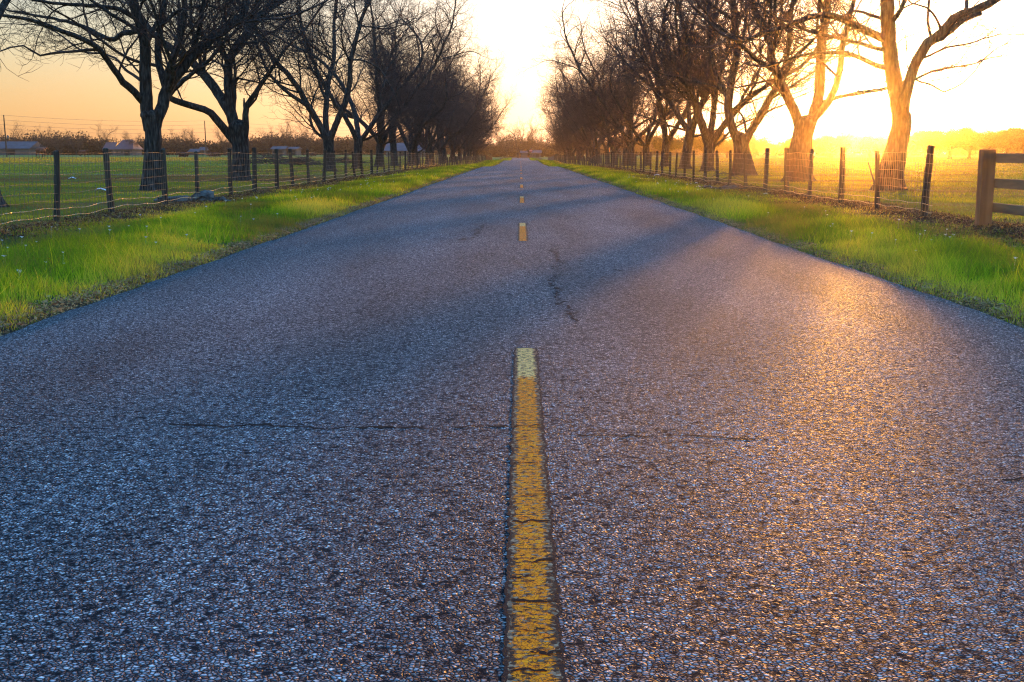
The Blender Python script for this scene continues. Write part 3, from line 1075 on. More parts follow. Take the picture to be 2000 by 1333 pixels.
# R2
hero(4, 1562, 348, 47.6, [(1562, 322), (1565, 280), (1570, 250), (1573, 240)], [0.50, 0.42, 0.38, 0.42, 0.40],
     [([(1568, 272), (1560, 245), (1550, 215), (1535, 182), (1520, 150), (1507, 115), (1506, 88, .2), (1492, 55, .4), (1475, 20, .6), (1455, -40, .8)], 0.21, 0.13, {'zmin': 4.2}),
      ([(1572, 275), (1582, 245), (1592, 215, .1), (1600, 180, .2), (1602, 130, .3), (1606, 80, .4), (1612, 40, .5), (1616, 0, .6), (1625, -60, .8)], 0.24, 0.14, {'zmin': 4.8, 'dens': .6}),
      ([(1588, 235, -.2), (1612, 208, -.4), (1630, 175, -.6), (1642, 130, -.8), (1645, 90, -1), (1655, 50, -1.2), (1668, 0, -1.4)], 0.16, 0.08, {'zmin': 4.8, 'dens': .7}),
      ([(1516, 140, 0), (1490, 125, -.4), (1470, 110, -.8), (1440, 80, -1.2), (1400, 50, -1.6)], 0.12, 0.05, {'zmin': 3.6}),
      ([(1514, 155, 0), (1495, 158, .4), (1470, 165, .7), (1440, 172, 1)], 0.06, 0.03, {'zmin': 3.2, 'dens': .7}),
      ([(1522, 170, .1), (1540, 140, .5), (1552, 112, .9), (1585, 80, 1.3)], 0.07, 0.03, {'zmin': 4.2, 'dens': .7}),
      ([(1530, 172, .1), (1555, 150, -.3), (1575, 130, -.6), (1600, 122, -.9)], 0.04, 0.02, {'zmin': 4.2, 'dens': .7}),
      ([(1507, 70, .3), (1530, 40, .6), (1555, 0, 1)], 0.10, 0.06, {'zmin': 4.6})],
     'thick bare pecan just left of the sun with a wide V fork', GR, budget=45000, flare=0.6)
# R3
hero(5, 1452, 338, 61.0, [(1451, 318), (1449, 295), (1447, 278), (1446, 270)], [0.50, 0.40, 0.36, 0.42, 0.40],
     [([(1447, 296), (1440, 272), (1428, 245), (1422, 215), (1424, 190), (1430, 150, .3), (1440, 100, .6), (1435, 50, .9), (1430, -10, 1.2)], 0.24, 0.14, {'zmin': 4.8}),
      ([(1450, 296), (1457, 274), (1470, 250), (1485, 228, -.2), (1502, 195, -.5), (1515, 172, -.8), (1530, 140, -1.1), (1540, 90, -1.4), (1545, 30, -1.7)], 0.22, 0.12, {'zmin': 5}),
      ([(1457, 258, .1), (1453, 235, .4), (1447, 222, .6), (1436, 215, .8)], 0.07, 0.04, {'cont': True, 'dens': .4, 'zmin': 4}),
      ([(1424, 195, 0), (1405, 160, .4), (1390, 110, .8), (1385, 50, 1.2)], 0.15, 0.08, {'zmin': 4.8}),
      ([(1428, 220, 0), (1400, 222, -.3), (1382, 215, -.6)], 0.04, 0.02, {'zmin': 4, 'dens': .6})],
     'bare pecan with a straight stem and right-leaning arm, left of the thick V-forked pecan', GR, budget=40000, flare=0.6)
print("heroes", _t.time() - _t0)


# ---- procedural row trees
def variant(seed, htrunk, rt, nl, spread, low=1, budget=40000):
    g = TreeGen(seed, rmin=0.0095)
    g.budget = budget
    g.kidp = 0.52
    rng = g.rng
    lean = Vector((rng.uniform(-.12, .12), rng.uniform(-.12, .12), 0))
    top = Vector((0, 0, htrunk)) + lean * htrunk
    path = [Vector((0, 0, -0.2)), lean * 0.2 * htrunk + Vector((0, 0, htrunk * 0.3)), lean * 0.6 * htrunk + Vector((0, 0, htrunk * 0.65)), top]
    tm = trunk_mesh('trunk', path, [rt * 1.15, rt * 1.0, rt * 0.95, rt * 1.05], seed, 0.5)
    a0 = rng.uniform(0, 6.28)
    for i in range(nl):
        a = a0 + i * 2 * math.pi / nl + rng.uniform(-.4, .4)
        sp = R(spread * rng.uniform(0.6, 1.3))
        d = Vector((math.cos(a) * math.sin(sp), math.sin(a) * math.sin(sp), math.cos(sp)))
        rl = rt * rng.uniform(0.52, 0.72)
        start = top + Vector((math.cos(a), math.sin(a), 0)) * rt * 0.35 - Vector((0, 0, rt * 0.4))
        pts = [start]
        L = rng.uniform(6.0, 8.5)
        p, dd = start.copy(), d.copy()
        for k in range(6):
            dd = (dd + g.rv() * 0.2 + Vector((0, 0, 0.06))).normalized()
            p = p + dd * L / 6
            pts.append(p.copy())
        g.limb(pts, rl, rl * 0.55, zmin=4.2, first=0.42)
        if rng.random() < 0.6:
            dd2 = g.side_dir(d, R(30), rng.uniform(0, 6.28))
            g.grow(pts[2], dd2, rl * 0.55, zmin=4.0)
    for i in range(low):
        a = rng.uniform(0, 6.28)
        d = Vector((math.cos(a), math.sin(a), 0.35))
        s0 = top + Vector((math.cos(a), math.sin(a), 0)) * rt * 0.5 - Vector((0, 0, rng.uniform(0, 0.5)))
        g.grow(s0, d, rng.uniform(0.07, 0.11), zmin=2.2)
    return tm, g.crown_mesh('crown'), len(g.chains)


VAR = [variant(21, 2.3, 0.36, 3, 28, 1), variant(22, 2.7, 0.34, 3, 24, 2), variant(23, 2.0, 0.38, 4, 32, 1),
       variant(24, 2.9, 0.32, 2, 24, 2), variant(25, 2.4, 0.36, 4, 26, 2), variant(26, 2.2, 0.33, 3, 34, 2)]
print("variants", _t.time() - _t0, [v[2] for v in VAR])
ORD = ['third', 'fourth', 'fifth', 'sixth', 'seventh', 'eighth', 'ninth', 'tenth', 'eleventh', 'twelfth', 'thirteenth', 'fourteenth', 'fifteenth', 'sixteenth',
       'seventeenth', 'eighteenth', 'nineteenth', 'twentieth', 'twenty-first', 'twenty-second', 'twenty-third', 'twenty-fourth']
rr = random.Random(77)
lefts = [73.7, 86.0, 98.5, 111.0, 123.0] + [135.5 + 12.4 * k for k in range(15)]
rights = [74.5, 86.8, 98.7, 109.8, 123.4, 136.7, 149.8] + [162 + 12.4 * k for k in range(13)]
vi = 0
for side, ds, grp, word in ((-1, lefts, GL, 'left'), (1, rights, GR, 'right')):
    for i, d in enumerate(ds):
        X = side * (11.6 + rr.uniform(-.25, .25))
        v = VAR[(i * 5 + (0 if side < 0 else 2)) % 6]
        if i == len(ds) - 1:
            lab = 'bare pecan at the very far end of the %s-hand row' % word
        else:
            if side < 0:
                lab = 'bare pecan behind the left wire fence, %s trunk after the low-forked one' % ORD[i - 0] if i else 'bare pecan behind the left wire fence, next beyond the stubbed one, grey trunk'
            else:
                lab = 'bare pecan behind the right wire fence, %s trunk counting away from the leaning one' % ORD[i + 1]
        rz = rr.uniform(0, 6.28)
        tree_obj('pecan_tree', (X, d, hz(X, d)), v[0], v[1], lab, group=grp, rz=rz, sc=rr.uniform(0.86, 1.04) * (1 if d < 200 else 1.06))

# the far trees behind the junction and along the left horizon
rr = random.Random(5)
GF = 'bare trees on the horizon beyond the left field'
HL = {30: 'bare horizon tree just right of the left utility pole', 85: 'small bare tree above the wood left of the nearest fence post', 120: 'low bare tree above the wood right of the nearest fence post', 150: 'low bare tree between the first two fence posts on the horizon', 205: 'tall bare horizon tree above the red-roofed wing house', 255: 'bare horizon tree just left of the low-forked trunk', 345: 'bare V-shaped horizon tree right of the low-forked trunk', 372: 'bare horizon tree left of the thin utility pole', 440: 'bare horizon tree left of the stubbed pecan trunk', 525: 'bare horizon tree behind the brush piles and open shed', 560: 'bare horizon tree behind the white rounded shed', 600: 'bare horizon tree left of the grey pecan trunk', 640: 'bare horizon tree hidden behind the grey pecan trunk', 700: 'bare horizon tree behind the fourth left trunk', 770: 'bare horizon tree behind the pale-roofed barn, its left side', 840: 'bare horizon tree right of the pale-roofed barn'}
for px, ytop in ((30, 236), (120, 262), (205, 240), (255, 262), (345, 250), (372, 256), (440, 252), (525, 244), (560, 242), (600, 246), (640, 258), (150, 262), (85, 255), (700, 262), (770, 262), (840, 262)):
    Y = 400 + rr.uniform(-25, 30)
    q = at(px, 304, Y)
    z = hz(q.x, Y)
    hh = at(px, ytop, Y).z - z
    v = VAR[rr.randrange(6)]
    tree_obj('bare_tree', (q.x, Y, z), v[0], v[1], HL[px], group=GF, rz=rr.uniform(0, 6), sc=hh / 15.5)
GC = 'bare trees beyond the far end of the road'
for px, ytop, Y, lab in ((1012, 236, 520, 'wide bare tree centred behind the far end of the road'), (990, 252, 560, 'bare tree left of the wide one behind the road end'),
                    (1036, 246, 545, 'bare tree behind the stop sign'), (975, 262, 580, 'leftmost bare tree beyond the junction'),
                    (1055, 262, 575, 'rightmost bare tree beyond the junction')):
    q = at(px, 308, Y)
    z = hz(q.x, Y)
    v = VAR[rr.randrange(6)]
    tree_obj('bare_tree', (q.x, Y, z), v[0], v[1], lab, group=GC, rz=rr.uniform(0, 6), sc=(at(px, ytop, Y).z - z) / 15.5)
GW = 'bare trees on the horizon beyond the right field'
HR = {1245: 'bare far tree behind the dense right row', 1475: 'bare far tree in the gap right of the straight-stemmed pecan', 1500: 'smaller bare far tree left of the thick V-forked pecan', 1400: 'tall bare far tree left of the straight-stemmed pecan', 1215: 'bare far tree farthest left behind the right row', 1905: 'bare far tree above the oaks near the gate fence', 1640: 'bare far tree directly below the sun'}
for px, ytop, Y in ((1245, 262, 330), (1475, 262, 300), (1500, 268, 320), (1400, 250, 340), (1215, 262, 360), (1905, 244, 300), (1640, 262, 330)):
    q = at(px, 306, Y)
    z = hz(q.x, Y)
    v = VAR[rr.randrange(6)]
    tree_obj('bare_tree', (q.x, Y, z), v[0], v[1], HR[px], group=GW, rz=rr.uniform(0, 6), sc=(at(px, ytop, Y).z - z) / 15.5)


# ------------------------------------------------------------------ leaf clouds: oaks and scrub
def leaf_cloud(name, centers, radii, counts, size, mat, seed, squash=0.8, shell=0.35):
    rg = np.random.default_rng(seed)
    Vs = []
    rn = []
    for (c, r, k) in zip(centers, radii, counts):
        d = rg.normal(size=(k, 3))
        d /= np.linalg.norm(d, axis=1, keepdims=True)
        rad = r * (1 - (1 - shell) * rg.random(k) ** 1.4)
        lump = 1 + 0.22 * np.sin(d[:, 0] * 7 + c[0]) * np.sin(d[:, 2] * 6 + c[1]) + 0.15 * rg.normal(size=k)
        p = np.array(c) + d * (rad * lump)[:, None] * np.array([1, 1, squash])
        a = rg.normal(size=(k, 3))
        a /= np.linalg.norm(a, axis=1, keepdims=True)
        b_ = rg.normal(size=(k, 3))
        b_ = np.cross(a, b_)
        b_ /= np.linalg.norm(b_, axis=1, keepdims=True)
        s_ = size * rg.uniform(0.5, 1.5, size=(k, 1))
        Vs.append(np.stack([p + a * s_, p - a * s_ * 0.6 + b_ * s_ * 0.6, p - a * s_ * 0.6 - b_ * s_ * 0.6], 1).reshape(-1, 3))
        rn.append(np.repeat(rg.random(k), 3))
    V = np.concatenate(Vs)
    T = np.arange(len(V)).reshape(-1, 3)
    me = mesh_np(name, V, tris=T, mat=mat)
    at_ = me.attributes.new('rnd', 'FLOAT', 'POINT')
    at_.data.foreach_set('value', np.concatenate(rn).astype(np.float32))
    return me


def oak_variant(seed):
    rg = random.Random(seed)
    g = TreeGen(seed, rmin=0.02)
    g.budget = 300
    cs, rs, ks = [], [], []
    for i in range(15):
        a = rg.uniform(0, 6.28)
        rd = rg.uniform(0.5, 3.3)
        c = (math.cos(a) * rd, math.sin(a) * rd, 3.2 + rg.uniform(-.7, 2.4) * (1 - rd / 6))
        r = rg.uniform(1.0, 1.7)
        cs.append(c); rs.append(r); ks.append(int(900 * r))
        g.chains.append(([Vector((0, 0, 1.5)), Vector((c[0] * .5, c[1] * .5, 2.6)), Vector(c)], [0.13, 0.09, 0.03]))
    cm = leaf_cloud('crown', cs, rs, ks, 0.13, M['oakleaf'], seed, 0.75, 0.3)
    tm = trunk_mesh('trunk', [Vector((0, 0, -.2)), Vector((0, 0, 0.9)), Vector((.05, 0, 1.8))], [0.33, 0.27, 0.27], seed, 0.4, k=12)
    lm = g.crown_mesh('limbs')
    return tm, cm, lm


OAK = [oak_variant(s_) for s_ in (41, 42, 43)]
GO = 'live oaks with leafy crowns across the right field'
rr = random.Random(9)
OL = {1560: 'leafy oak behind the thick V-forked pecan', 1625: 'leafy oak under the left side of the sun glow', 1700: 'leafy oak right under the sun', 1770: 'leafy oak right behind the leaning pecan', 1808: 'leafy oak just right of the leaning pecan', 1893: 'leafy oak right of the tallest round-crowned oak', 1930: 'leafy oak above the gate post', 2010: 'leafy oak cut by the right edge', 1590: 'small far oak right of the V-forked pecan', 1735: 'small far oak left of the leaning pecan', 1420: 'small far oak behind the straight-stemmed pecan'}
oaks = [(1303, 262, 215, 'dark leafy oak seen between the trunks of the right row'), (1375, 248, 205, 'broad leafy oak behind the right row, crown glowing orange'),
        (1560, 262, 240, None), (1625, 258, 235, None), (1700, 262, 235, None), (1770, 258, 225, None), (1808, 246, 220, None), (1855, 240, 214, 'tallest round-crowned oak right of the sun across the field'),
        (1893, 254, 222, None), (1930, 246, 218, None), (1968, 240, 212, 'round leafy oak above the rails of the wooden gate fence'), (2010, 244, 216, None), (1590, 270, 250, None), (1735, 266, 250, None), (1420, 270, 245, None)]
for px, yt, Y, lab in oaks:
    q = at(px, 304, Y)
    z = hz(q.x, Y)
    hh = at(px, yt, Y).z - z
    v = OAK[rr.randrange(3)]
    s_ = hh / 6.4
    t = tree_obj('oak_tree', (q.x, Y, z), v[0], v[1], lab or OL[px], group=GO, rz=rr.uniform(0, 6), sc=s_)
    t.scale = (s_ * 1.15, s_ * 1.15, s_)
    link('limbs', v[2], t)


def scrub(name, segs, hfun, dens, seed, size=0.35):
    """far wood that reads as one mass"""
    rg = random.Random(seed)
    cs, rs, ks = [], [], []
    for (x0, y0, x1, y1) in segs:
        L = math.hypot(x1 - x0, y1 - y0)
        k = int(L * dens)
        for i in range(k):
            t = (i + rg.random()) / k
            x, y = x0 + (x1 - x0) * t, y0 + (y1 - y0) * t + rg.uniform(-9, 9)
            r = rg.uniform(1.2, 2.4) * hfun(t)
            z = hz(x, y) + r * 0.5 + rg.uniform(0, 1.3) * hfun(t)
            cs.append((x, y, z)); rs.append(r); ks.append(int(115 * r))
    me = leaf_cloud(name, cs, rs, ks, size, M['scrub'], seed, 0.9, 0.1)
    o = link(name, me)
    return o


o = scrub('wood', [(-420, 425, -35, 455)], lambda t: 1.75 + 0.25 * math.sin(t * 23) + 0.25 * math.sin(t * 61), 2.4, 3)
tag(o, 'low brown winter wood along the left horizon', 'wood', kind='stuff')
o = scrub('wood', [(-60, 590, 70, 590)], lambda t: 2.2 + 0.4 * math.sin(t * 31), 1.4, 4, 0.45)
tag(o, 'brown winter wood closing the view beyond the end of the road', 'wood', kind='stuff')
o = scrub('wood', [(30, 400, 300, 330)], lambda t: 1.6 + 0.3 * math.sin(t * 27) + 0.2 * math.sin(t * 50), 2.0, 6)
tag(o, 'brown winter wood along the horizon behind the right-hand pecans and oaks', 'wood', kind='stuff')


# ------------------------------------------------------------------ fences
def post_variant(seed, h=1.32, r=0.054):
    rg = random.Random(seed)
    mb = MB()
    pts, rads = [], []
    n = 9
    bx, by = rg.uniform(-.02, .02), rg.uniform(-.02, .02)
    for i in range(n):
        t = i / (n - 1)
        pts.append((bx * math.sin(t * 3), by * math.sin(t * 3), -0.15 + (h + .15) * t))
        rads.append(r * (1.08 - 0.16 * t) * (1 + 0.06 * math.sin(i * 2.1 + seed)))
    pts.append((0, 0, h + 0.012)); rads.append(r * 0.55)
    mb.tube(pts, rads, 10)
    return mb.mesh('post', M['post'], smooth=False)


POSTS = [post_variant(s_, 1.13 + 0.03 * (s_ % 4), (0.046, 0.058, 0.052, 0.063, 0.048, 0.055, 0.05)[s_]) for s_ in range(7)]


def wire_tubes(lines, k=3):
    V, Q, off = [], [], 0
    for pts, r in lines:
        P = np.array(pts)
        n = len(P)
        T = np.gradient(P, axis=0)
        T /= np.linalg.norm(T, axis=1, keepdims=True) + 1e-9
        ref = np.array([1.0, 0, 0])
        A = np.cross(T, ref)
        A /= np.linalg.norm(A, axis=1, keepdims=True) + 1e-9
        B = np.cross(A, T)
        ang = np.arange(k) * 2 * np.pi / k
        ring = P[:, None, :] + r * (A[:, None, :] * np.cos(ang)[None, :, None] + B[:, None, :] * np.sin(ang)[None, :, None])
        V.append(ring.reshape(-1, 3))
        i = (np.arange(n - 1) * k)[:, None]
        j = np.arange(k)[None, :]
        j2 = (j + 1) % k
        Q.append((off + np.stack([i + j, i + j2, i + k + j2, i + k + j], -1)).reshape(-1, 4))
        off += n * k
    return np.concatenate(V), np.concatenate(Q)


def wire_fence(side, X0, ys, label, seed, dens=1.0):
    root = empty('wire_fence', (X0, ys[0], hz(X0, ys[0])))
    tag(root, label, 'fence', 'wire fences along the two verges')
    rg = random.Random(seed)
    ox, oy, oz = root.location
    for i, y in enumerate(ys):
        x = X0 + rg.uniform(-.05, .05)
        o = link('post', POSTS[rg.randrange(7)], root, loc=(x - ox, y - oy, hz(x, y) - oz), rot=(rg.gauss(0, .03), rg.gauss(0, .03), rg.uniform(0, 6)))
    if side > 0:
        # a loose broken stake leaning on the wire
        mb = MB()
        a, c = at(1696, 318, 23.8), at(1709, 362, 23.4)
        mb.tube([a - root.location, c - root.location], [0.012, 0.02], 6)
        link('stake', mb.mesh('stake', M['post']), root)
    hs = [0.10, 0.22, 0.34, 0.47, 0.61, 0.77, 0.93, 1.09]
    ph = [rg.uniform(0, 6) for _ in range(40)]

    def wob(y, h):
        # top sags and bulges between posts
        a = 0.035 * math.sin(y * 2.1 + ph[0]) * (h / 1.1) + 0.025 * math.sin(y * 0.83 + ph[1])
        b_ = 0.008 * math.sin(y * 1.7 + h * 4 + ph[2]) + 0.006 * math.sin(y * 5.1 + h * 9)
        return a, b_
    lines, lows = [], []
    y0, y1 = ys[0] - 0.5, ys[-1]
    for hi, h in enumerate(hs):
        pts = []
        y = y0
        while y < y1:
            a, b_ = wob(y, h)
            pts.append((X0 - side * 0.06 + a - ox, y - oy, hz(X0, y) + h + b_ * (1.4 if hi < 3 else 0.8) - oz))
            y += 0.15 if y < 60 else (0.5 if y < 130 else 1.6)
        r = 0.0042 if hi in (0, 1, 7) else 0.0028
        (lows if hi < 2 else lines).append((pts, 0.0033 if hi < 2 else r))
    y = y0
    while y < y1:
        pts = []
        k = 0.10 * math.sin(y * 1.9 + ph[3]) * (1 if math.sin(y * 0.37) > -0.2 else 0.2)
        for h in (0.04, 0.22, 0.47, 0.70, 0.93, 1.09):
            a, b_ = wob(y, h)
            dy = k * max(0, h - 0.55) + 0.012 * rg.uniform(-1, 1)
            pts.append((X0 - side * 0.06 + a - ox, y + dy - oy, hz(X0, y) + h + (b_ if h > 1 else 0) - oz))
        lines.append((pts, 0.0034 if y < 60 else 0.0045))
        y += (0.15 if y < 55 else 0.3 if y < 110 else 0.9) / dens
    V, Q = wire_tubes(lines)
    link('wire_mesh', mesh_np('wire_mesh', V, quads=Q, mat=M['wire']), root)
    for ln in lows:
        V, Q = wire_tubes([ln], 5)
        link('barbed_strand', mesh_np('barbed_strand', V, quads=Q, mat=M['glintwire']), root)
    # barbs as beads on the two lowest wires, sun glint put into their colour
    mb = MB()
    y = y0
    while y < min(y1, 70):
        for h in (0.10, 0.22):
            a, b_ = wob(y, h)
            mb.box((X0 - side * 0.06 + a - ox, y - oy, hz(X0, y) + h + b_ * 1.4 - oz), (0.03, 0.012, 0.012), rz=rg.uniform(0, 3), rx=rg.uniform(0, 3))
        y += rg.uniform(0.08, 0.16)
    link('barbs', mb.mesh('barbs', M['glintwire']), root)
    return root


lp = [16.1 + 2.9 * k + (0.15 * math.sin(k * 2.7)) for k in range(83)]
wire_fence(-1, -7.46, lp, 'wire mesh fence on round wooden posts along the left verge', 3)
rp = [20.8 + 2.78 * k + (0.18 * math.sin(k * 3.1)) for k in range(83)]
wire_fence(1, 7.05, rp, 'sunlit wire mesh fence on thin posts along the right verge', 8)


def board_fence(X0, y0, y1, label):
    root = empty('board_fence', (X0, y0, hz(X0, y0)))
    tag(root, label, 'fence', 'brown board fences ending the wire fences')
    rg = random.Random(int(y0 + X0))
    mb, mp, k = MB(), 0, 0
    y = y0
    while y < y1:
        z = hz(X0, y) - root.location.z
        if k % 16 == 0:
            pm = MB()
            pm.box((0.03, y - y0, z + 0.68), (0.12, 0.12, 1.4))
            link('post', pm.mesh('post', M['plank']), root)
        mb.box((-0.05, y - y0, z + 0.64 + rg.uniform(-.03, .03)), (0.02, 0.13, 1.25))
        y += 0.155
        k += 1
    link('boards', mb.mesh('boards', M['plank']), root)


board_fence(-7.46, 258, 314, 'brown board fence closing the far end of the left wire fence')
board_fence(7.05, 253, 310, 'brown board fence closing the far end of the right wire fence')


def gate_fence():
    p = at(1912, 442, 18.3)
    x, y = 7.05, 18.2
    z = hz(x, y)
    root = empty('rail_fence', (x, y, z))
    tag(root, 'reddish brown post and three rail fence at the right edge of the picture', 'fence')
    mb = MB()
    mb.box((0, 0, 0.50), (0.195, 0.195, 1.30))
    me = mb.mesh('post', M['postplank'])
    for yy in (0, -2.9, -5.8):
        o = link('post', me, root, loc=(0, yy, 0))
        md = o.modifiers.new('bevel', 'BEVEL'); md.width = 0.012; md.segments = 2
    for h in (1.02, 0.645, 0.28):
        mb = MB()
        mb.box((-0.02, -2.95, h), (0.045, 6.1, 0.14))
        o = link('rail', mb.mesh('rail', M['plank']), root, rot=(0, 0, 0))
        md = o.modifiers.new('bevel', 'BEVEL'); md.width = 0.006; md.segments = 2
        o.location.x = 0.14


gate_fence()


# ------------------------------------------------------------------ grass
def blades(name, x, y, h, w, lean, rnd, mat, seed, zoff=None):
    rg = np.random.default_rng(seed)
    n = len(x)
    z = height(x, y) if zoff is None else zoff
    a = rg.uniform(0, 2 * np.pi, n)
    ca, sa = np.cos(a), np.sin(a)
    b = rg.uniform(0, 2 * np.pi, n)
    lx, ly = np.cos(b) * lean * h, np.sin(b) * lean * h
    base = np.stack([x, y, z - 0.01], -1)
    wv = np.stack([ca * w, sa * w, np.zeros(n)], -1)
    mid = base + np.stack([lx * .3, ly * .3, h * .55], -1)
    tip = base + np.stack([lx, ly, h], -1)
    V = np.stack([base - wv, base + wv, mid + wv * .7, mid - wv * .7, tip], 1).reshape(-1, 3)
    i = np.arange(n) * 5
    q = np.stack([i, i + 1, i + 2, i + 3], -1)
    t = np.stack([i + 3, i + 2, i + 4], -1)
    me = mesh_np(name, V, quads=q, tris=t, mat=mat)
    at_ = me.attributes.new('rnd', 'FLOAT', 'POINT')
    at_.data.foreach_set('value', np.repeat(rnd, 5).astype(np.float32))
    return link(name, me)


def vnoise(x, y, s, seed):
    rg = np.random.default_rng(seed)
    out = np.zeros(len(x))
    for k in range(6):
        f = s * rg.uniform(0.5, 2.2)
        a = rg.uniform(0, 6.28)
        out += np.sin((x * math.cos(a) + y * math.sin(a)) * f + rg.uniform(0, 6.28))
    return out / 6


def verge(side, name, label):
    rg = np.random.default_rng(50 + side)
    X, Y, W = [], [], []
    for (a, b, dens, w) in ((-4, 6, 1100, 0.0034), (6, 14, 2300, 0.0024), (14, 26, 1300, 0.0032), (26, 50, 620, 0.0048), (50, 110, 230, 0.009), (110, 260, 60, 0.022), (260, 480, 22, 0.04)):
        lo, hi = 3.28, 7.6
        k = int((b - a) * (hi - lo) * dens)
        X.append(rg.uniform(lo, hi, k)); Y.append(rg.uniform(a, b, k)); W.append(np.full(k, w))
    x, y, w = np.concatenate(X), np.concatenate(Y), np.concatenate(W)
    n = len(x)
    u = x + 0.22 * vnoise(x * side, y, 0.9, 5)
    h = np.interp(u, [3.28, 3.45, 3.7, 4.0, 4.6, 5.2, 6.3, 6.9, 7.6], [0.035, 0.06, 0.11, 0.15, 0.14, 0.085, 0.07, 0.05, 0.035])
    dens = np.interp(u, [3.28, 3.45, 3.7, 4.3, 5.5, 6.4, 6.9, 7.2, 7.6], [0.7, 0.95, 1, 1, .95, .8, .40, 0.10, 0.15])
    dryness = np.interp(u, [3.28, 3.5, 3.9, 6.0, 6.6, 7.6], [0.75, 0.42, 0.08, 0.07, 0.25, 0.6])
    if side > 0:
        h = h * np.interp(u, [4.4, 5.2], [1, 0.75])
        dens = dens * np.interp(u, [4.8, 5.6, 7], [1, .75, .5])
        dryness = np.maximum(dryness, np.interp(u, [4.6, 5.4, 6.6], [0.05, 0.28, 0.6]))
    keep = rg.random(n) < dens
    h = 0.88 * h * (1 + 1.1 * vnoise(x, y, 2.6, 9)) * rg.uniform(0.5, 1.5, n)
    tall = rg.random(n) < 0.025
    h = np.where(tall, h * 1.9, h)
    patch = vnoise(x * 1.3, y * 0.8, 1.1, 19)
    lit_zone = np.interp(u, [3.3, 3.9, 4.5, 5.2, 5.8, 6.4, 7.2], [0.55, 0.62, 0.48, 0.26, 0.28, 0.55, 0.7])  # sunlit road edge and shaded middle band put into blade colour
    rnd = np.clip(lit_zone + 0.05 + 1.0 * patch + rg.normal(0, 0.17, n), 0.1, 1)
    dry = rg.random(n) < dryness
    rnd = np.where(dry, rg.uniform(0, 0.12, n), rnd)
    k = keep
    o = blades(name, side * x[k], y[k], h[k], w[k] * rg.uniform(.7, 1.5, k.sum()), rg.uniform(0.15, 0.75, k.sum()), rnd[k], M['verge'], 7)
    tag(o, label, 'grass', kind='stuff')
    return o


verge(-1, 'grass', 'fresh green roadside grass on the left verge')
verge(1, 'grass', 'fresh green roadside grass on the right verge')


def field(side, label):
    rg = np.random.default_rng(80 + side)
    X, Y, W, H = [], [], [], []
    for (a, b, xa, xb, dens, w, hh) in ((0, 14, 7.4, 13, 200, 0.006, 0.05), (14, 30, 7.4, 16, 420, 0.0045, 0.05), (30, 60, 7.4, 30, 110, 0.009, 0.055), (60, 120, 7.4, 60, 22, 0.02, 0.07), (120, 260, 7.4, 120, 4, 0.05, 0.10)):
        k = int((b - a) * (xb - xa) * dens)
        X.append(rg.uniform(xa, xb, k)); Y.append(rg.uniform(a, b, k)); W.append(np.full(k, w)); H.append(np.full(k, hh))
    x, y, w, h = map(np.concatenate, (X, Y, W, H))
    n = len(x)
    vn = vnoise(x, y * 2.5, 0.35, 31) + 0.5 * vnoise(x, y, 1.8, 33)
    h = h * rg.uniform(.4, 1.5, n) * (1 + 0.5 * vn)
    band = np.exp(-((y - 53 - 3 * np.sin(x * .15)) / 5.0) ** 2) if side < 0 else 0.0
    rnd = np.clip(0.58 + 0.7 * vn + rg.normal(0, .15, n) - 0.75 * band, 0, 1)
    keep = rg.random(n) < np.interp(x, [7.4, 8.2], [0.15, 0.9])
    k = keep
    o = blades('grass', side * x[k], y[k], h[k], w[k] * rg.uniform(.7, 1.4, k.sum()), rg.uniform(.2, .8, k.sum()), rnd[k], M['field'], 17)
    tag(o, label, 'grass', kind='stuff')


field(-1, 'short grazed pasture grass behind the left fence')
field(1, 'short sunlit pasture grass behind the right fence')


def litter():
    rg = np.random.default_rng(4)
    Vs, rn = [], []
    for side in (-1, 1):
        for (lo, hi, a, b, k, s_) in ((6.7, 7.9, -4, 12, 9000, 0.016), (3.22, 3.6, -4, 6, 4000, 0.012), (6.7, 7.9, 12, 40, 26000, 0.016), (6.7, 7.9, 40, 110, 16000, 0.035), (3.22, 3.6, 6, 30, 14000, 0.012), (3.25, 3.6, 30, 90, 5000, 0.02), (5.4, 6.8, 14, 60, 12000 if side > 0 else 2500, 0.016)):
            x = rg.normal((lo + hi) / 2, (hi - lo) / 3.2, k) * side
            y = rg.uniform(a, b, k)
            z = height(x, y) + rg.uniform(0.005, 0.03, k)
            p = np.stack([x, y, z], -1)
            d = rg.normal(size=(k, 3)) * np.array([1, 1, .45]); d /= np.linalg.norm(d, axis=1, keepdims=True)
            e = np.cross(d, rg.normal(size=(k, 3)) * np.array([.5, .5, 1])); e /= np.linalg.norm(e, axis=1, keepdims=True)
            s2 = s_ * rg.uniform(.6, 2.2, (k, 1))
            asp = rg.uniform(0.12, 0.5, (k, 1))
            Vs.append(np.stack([p - d * s2, p + e * s2 * asp, p + d * s2, p - e * s2 * asp], 1).reshape(-1, 3))
            rn.append(np.repeat(np.clip(rg.random(k) + (0.45 if lo < 5 else 0), 0, 1), 4))
    V = np.concatenate(Vs)
    me = mesh_np('leaf_litter', V, quads=np.arange(len(V)).reshape(-1, 4), mat=M['leaflitter'])
    at_ = me.attributes.new('rnd', 'FLOAT', 'POINT')
    at_.data.foreach_set('value', np.concatenate(rn).astype(np.float32))
    tag(link('leaf_litter', me), 'dead brown leaves and twigs strewn along the fences and road edges', 'leaf litter', kind='stuff')


litter()


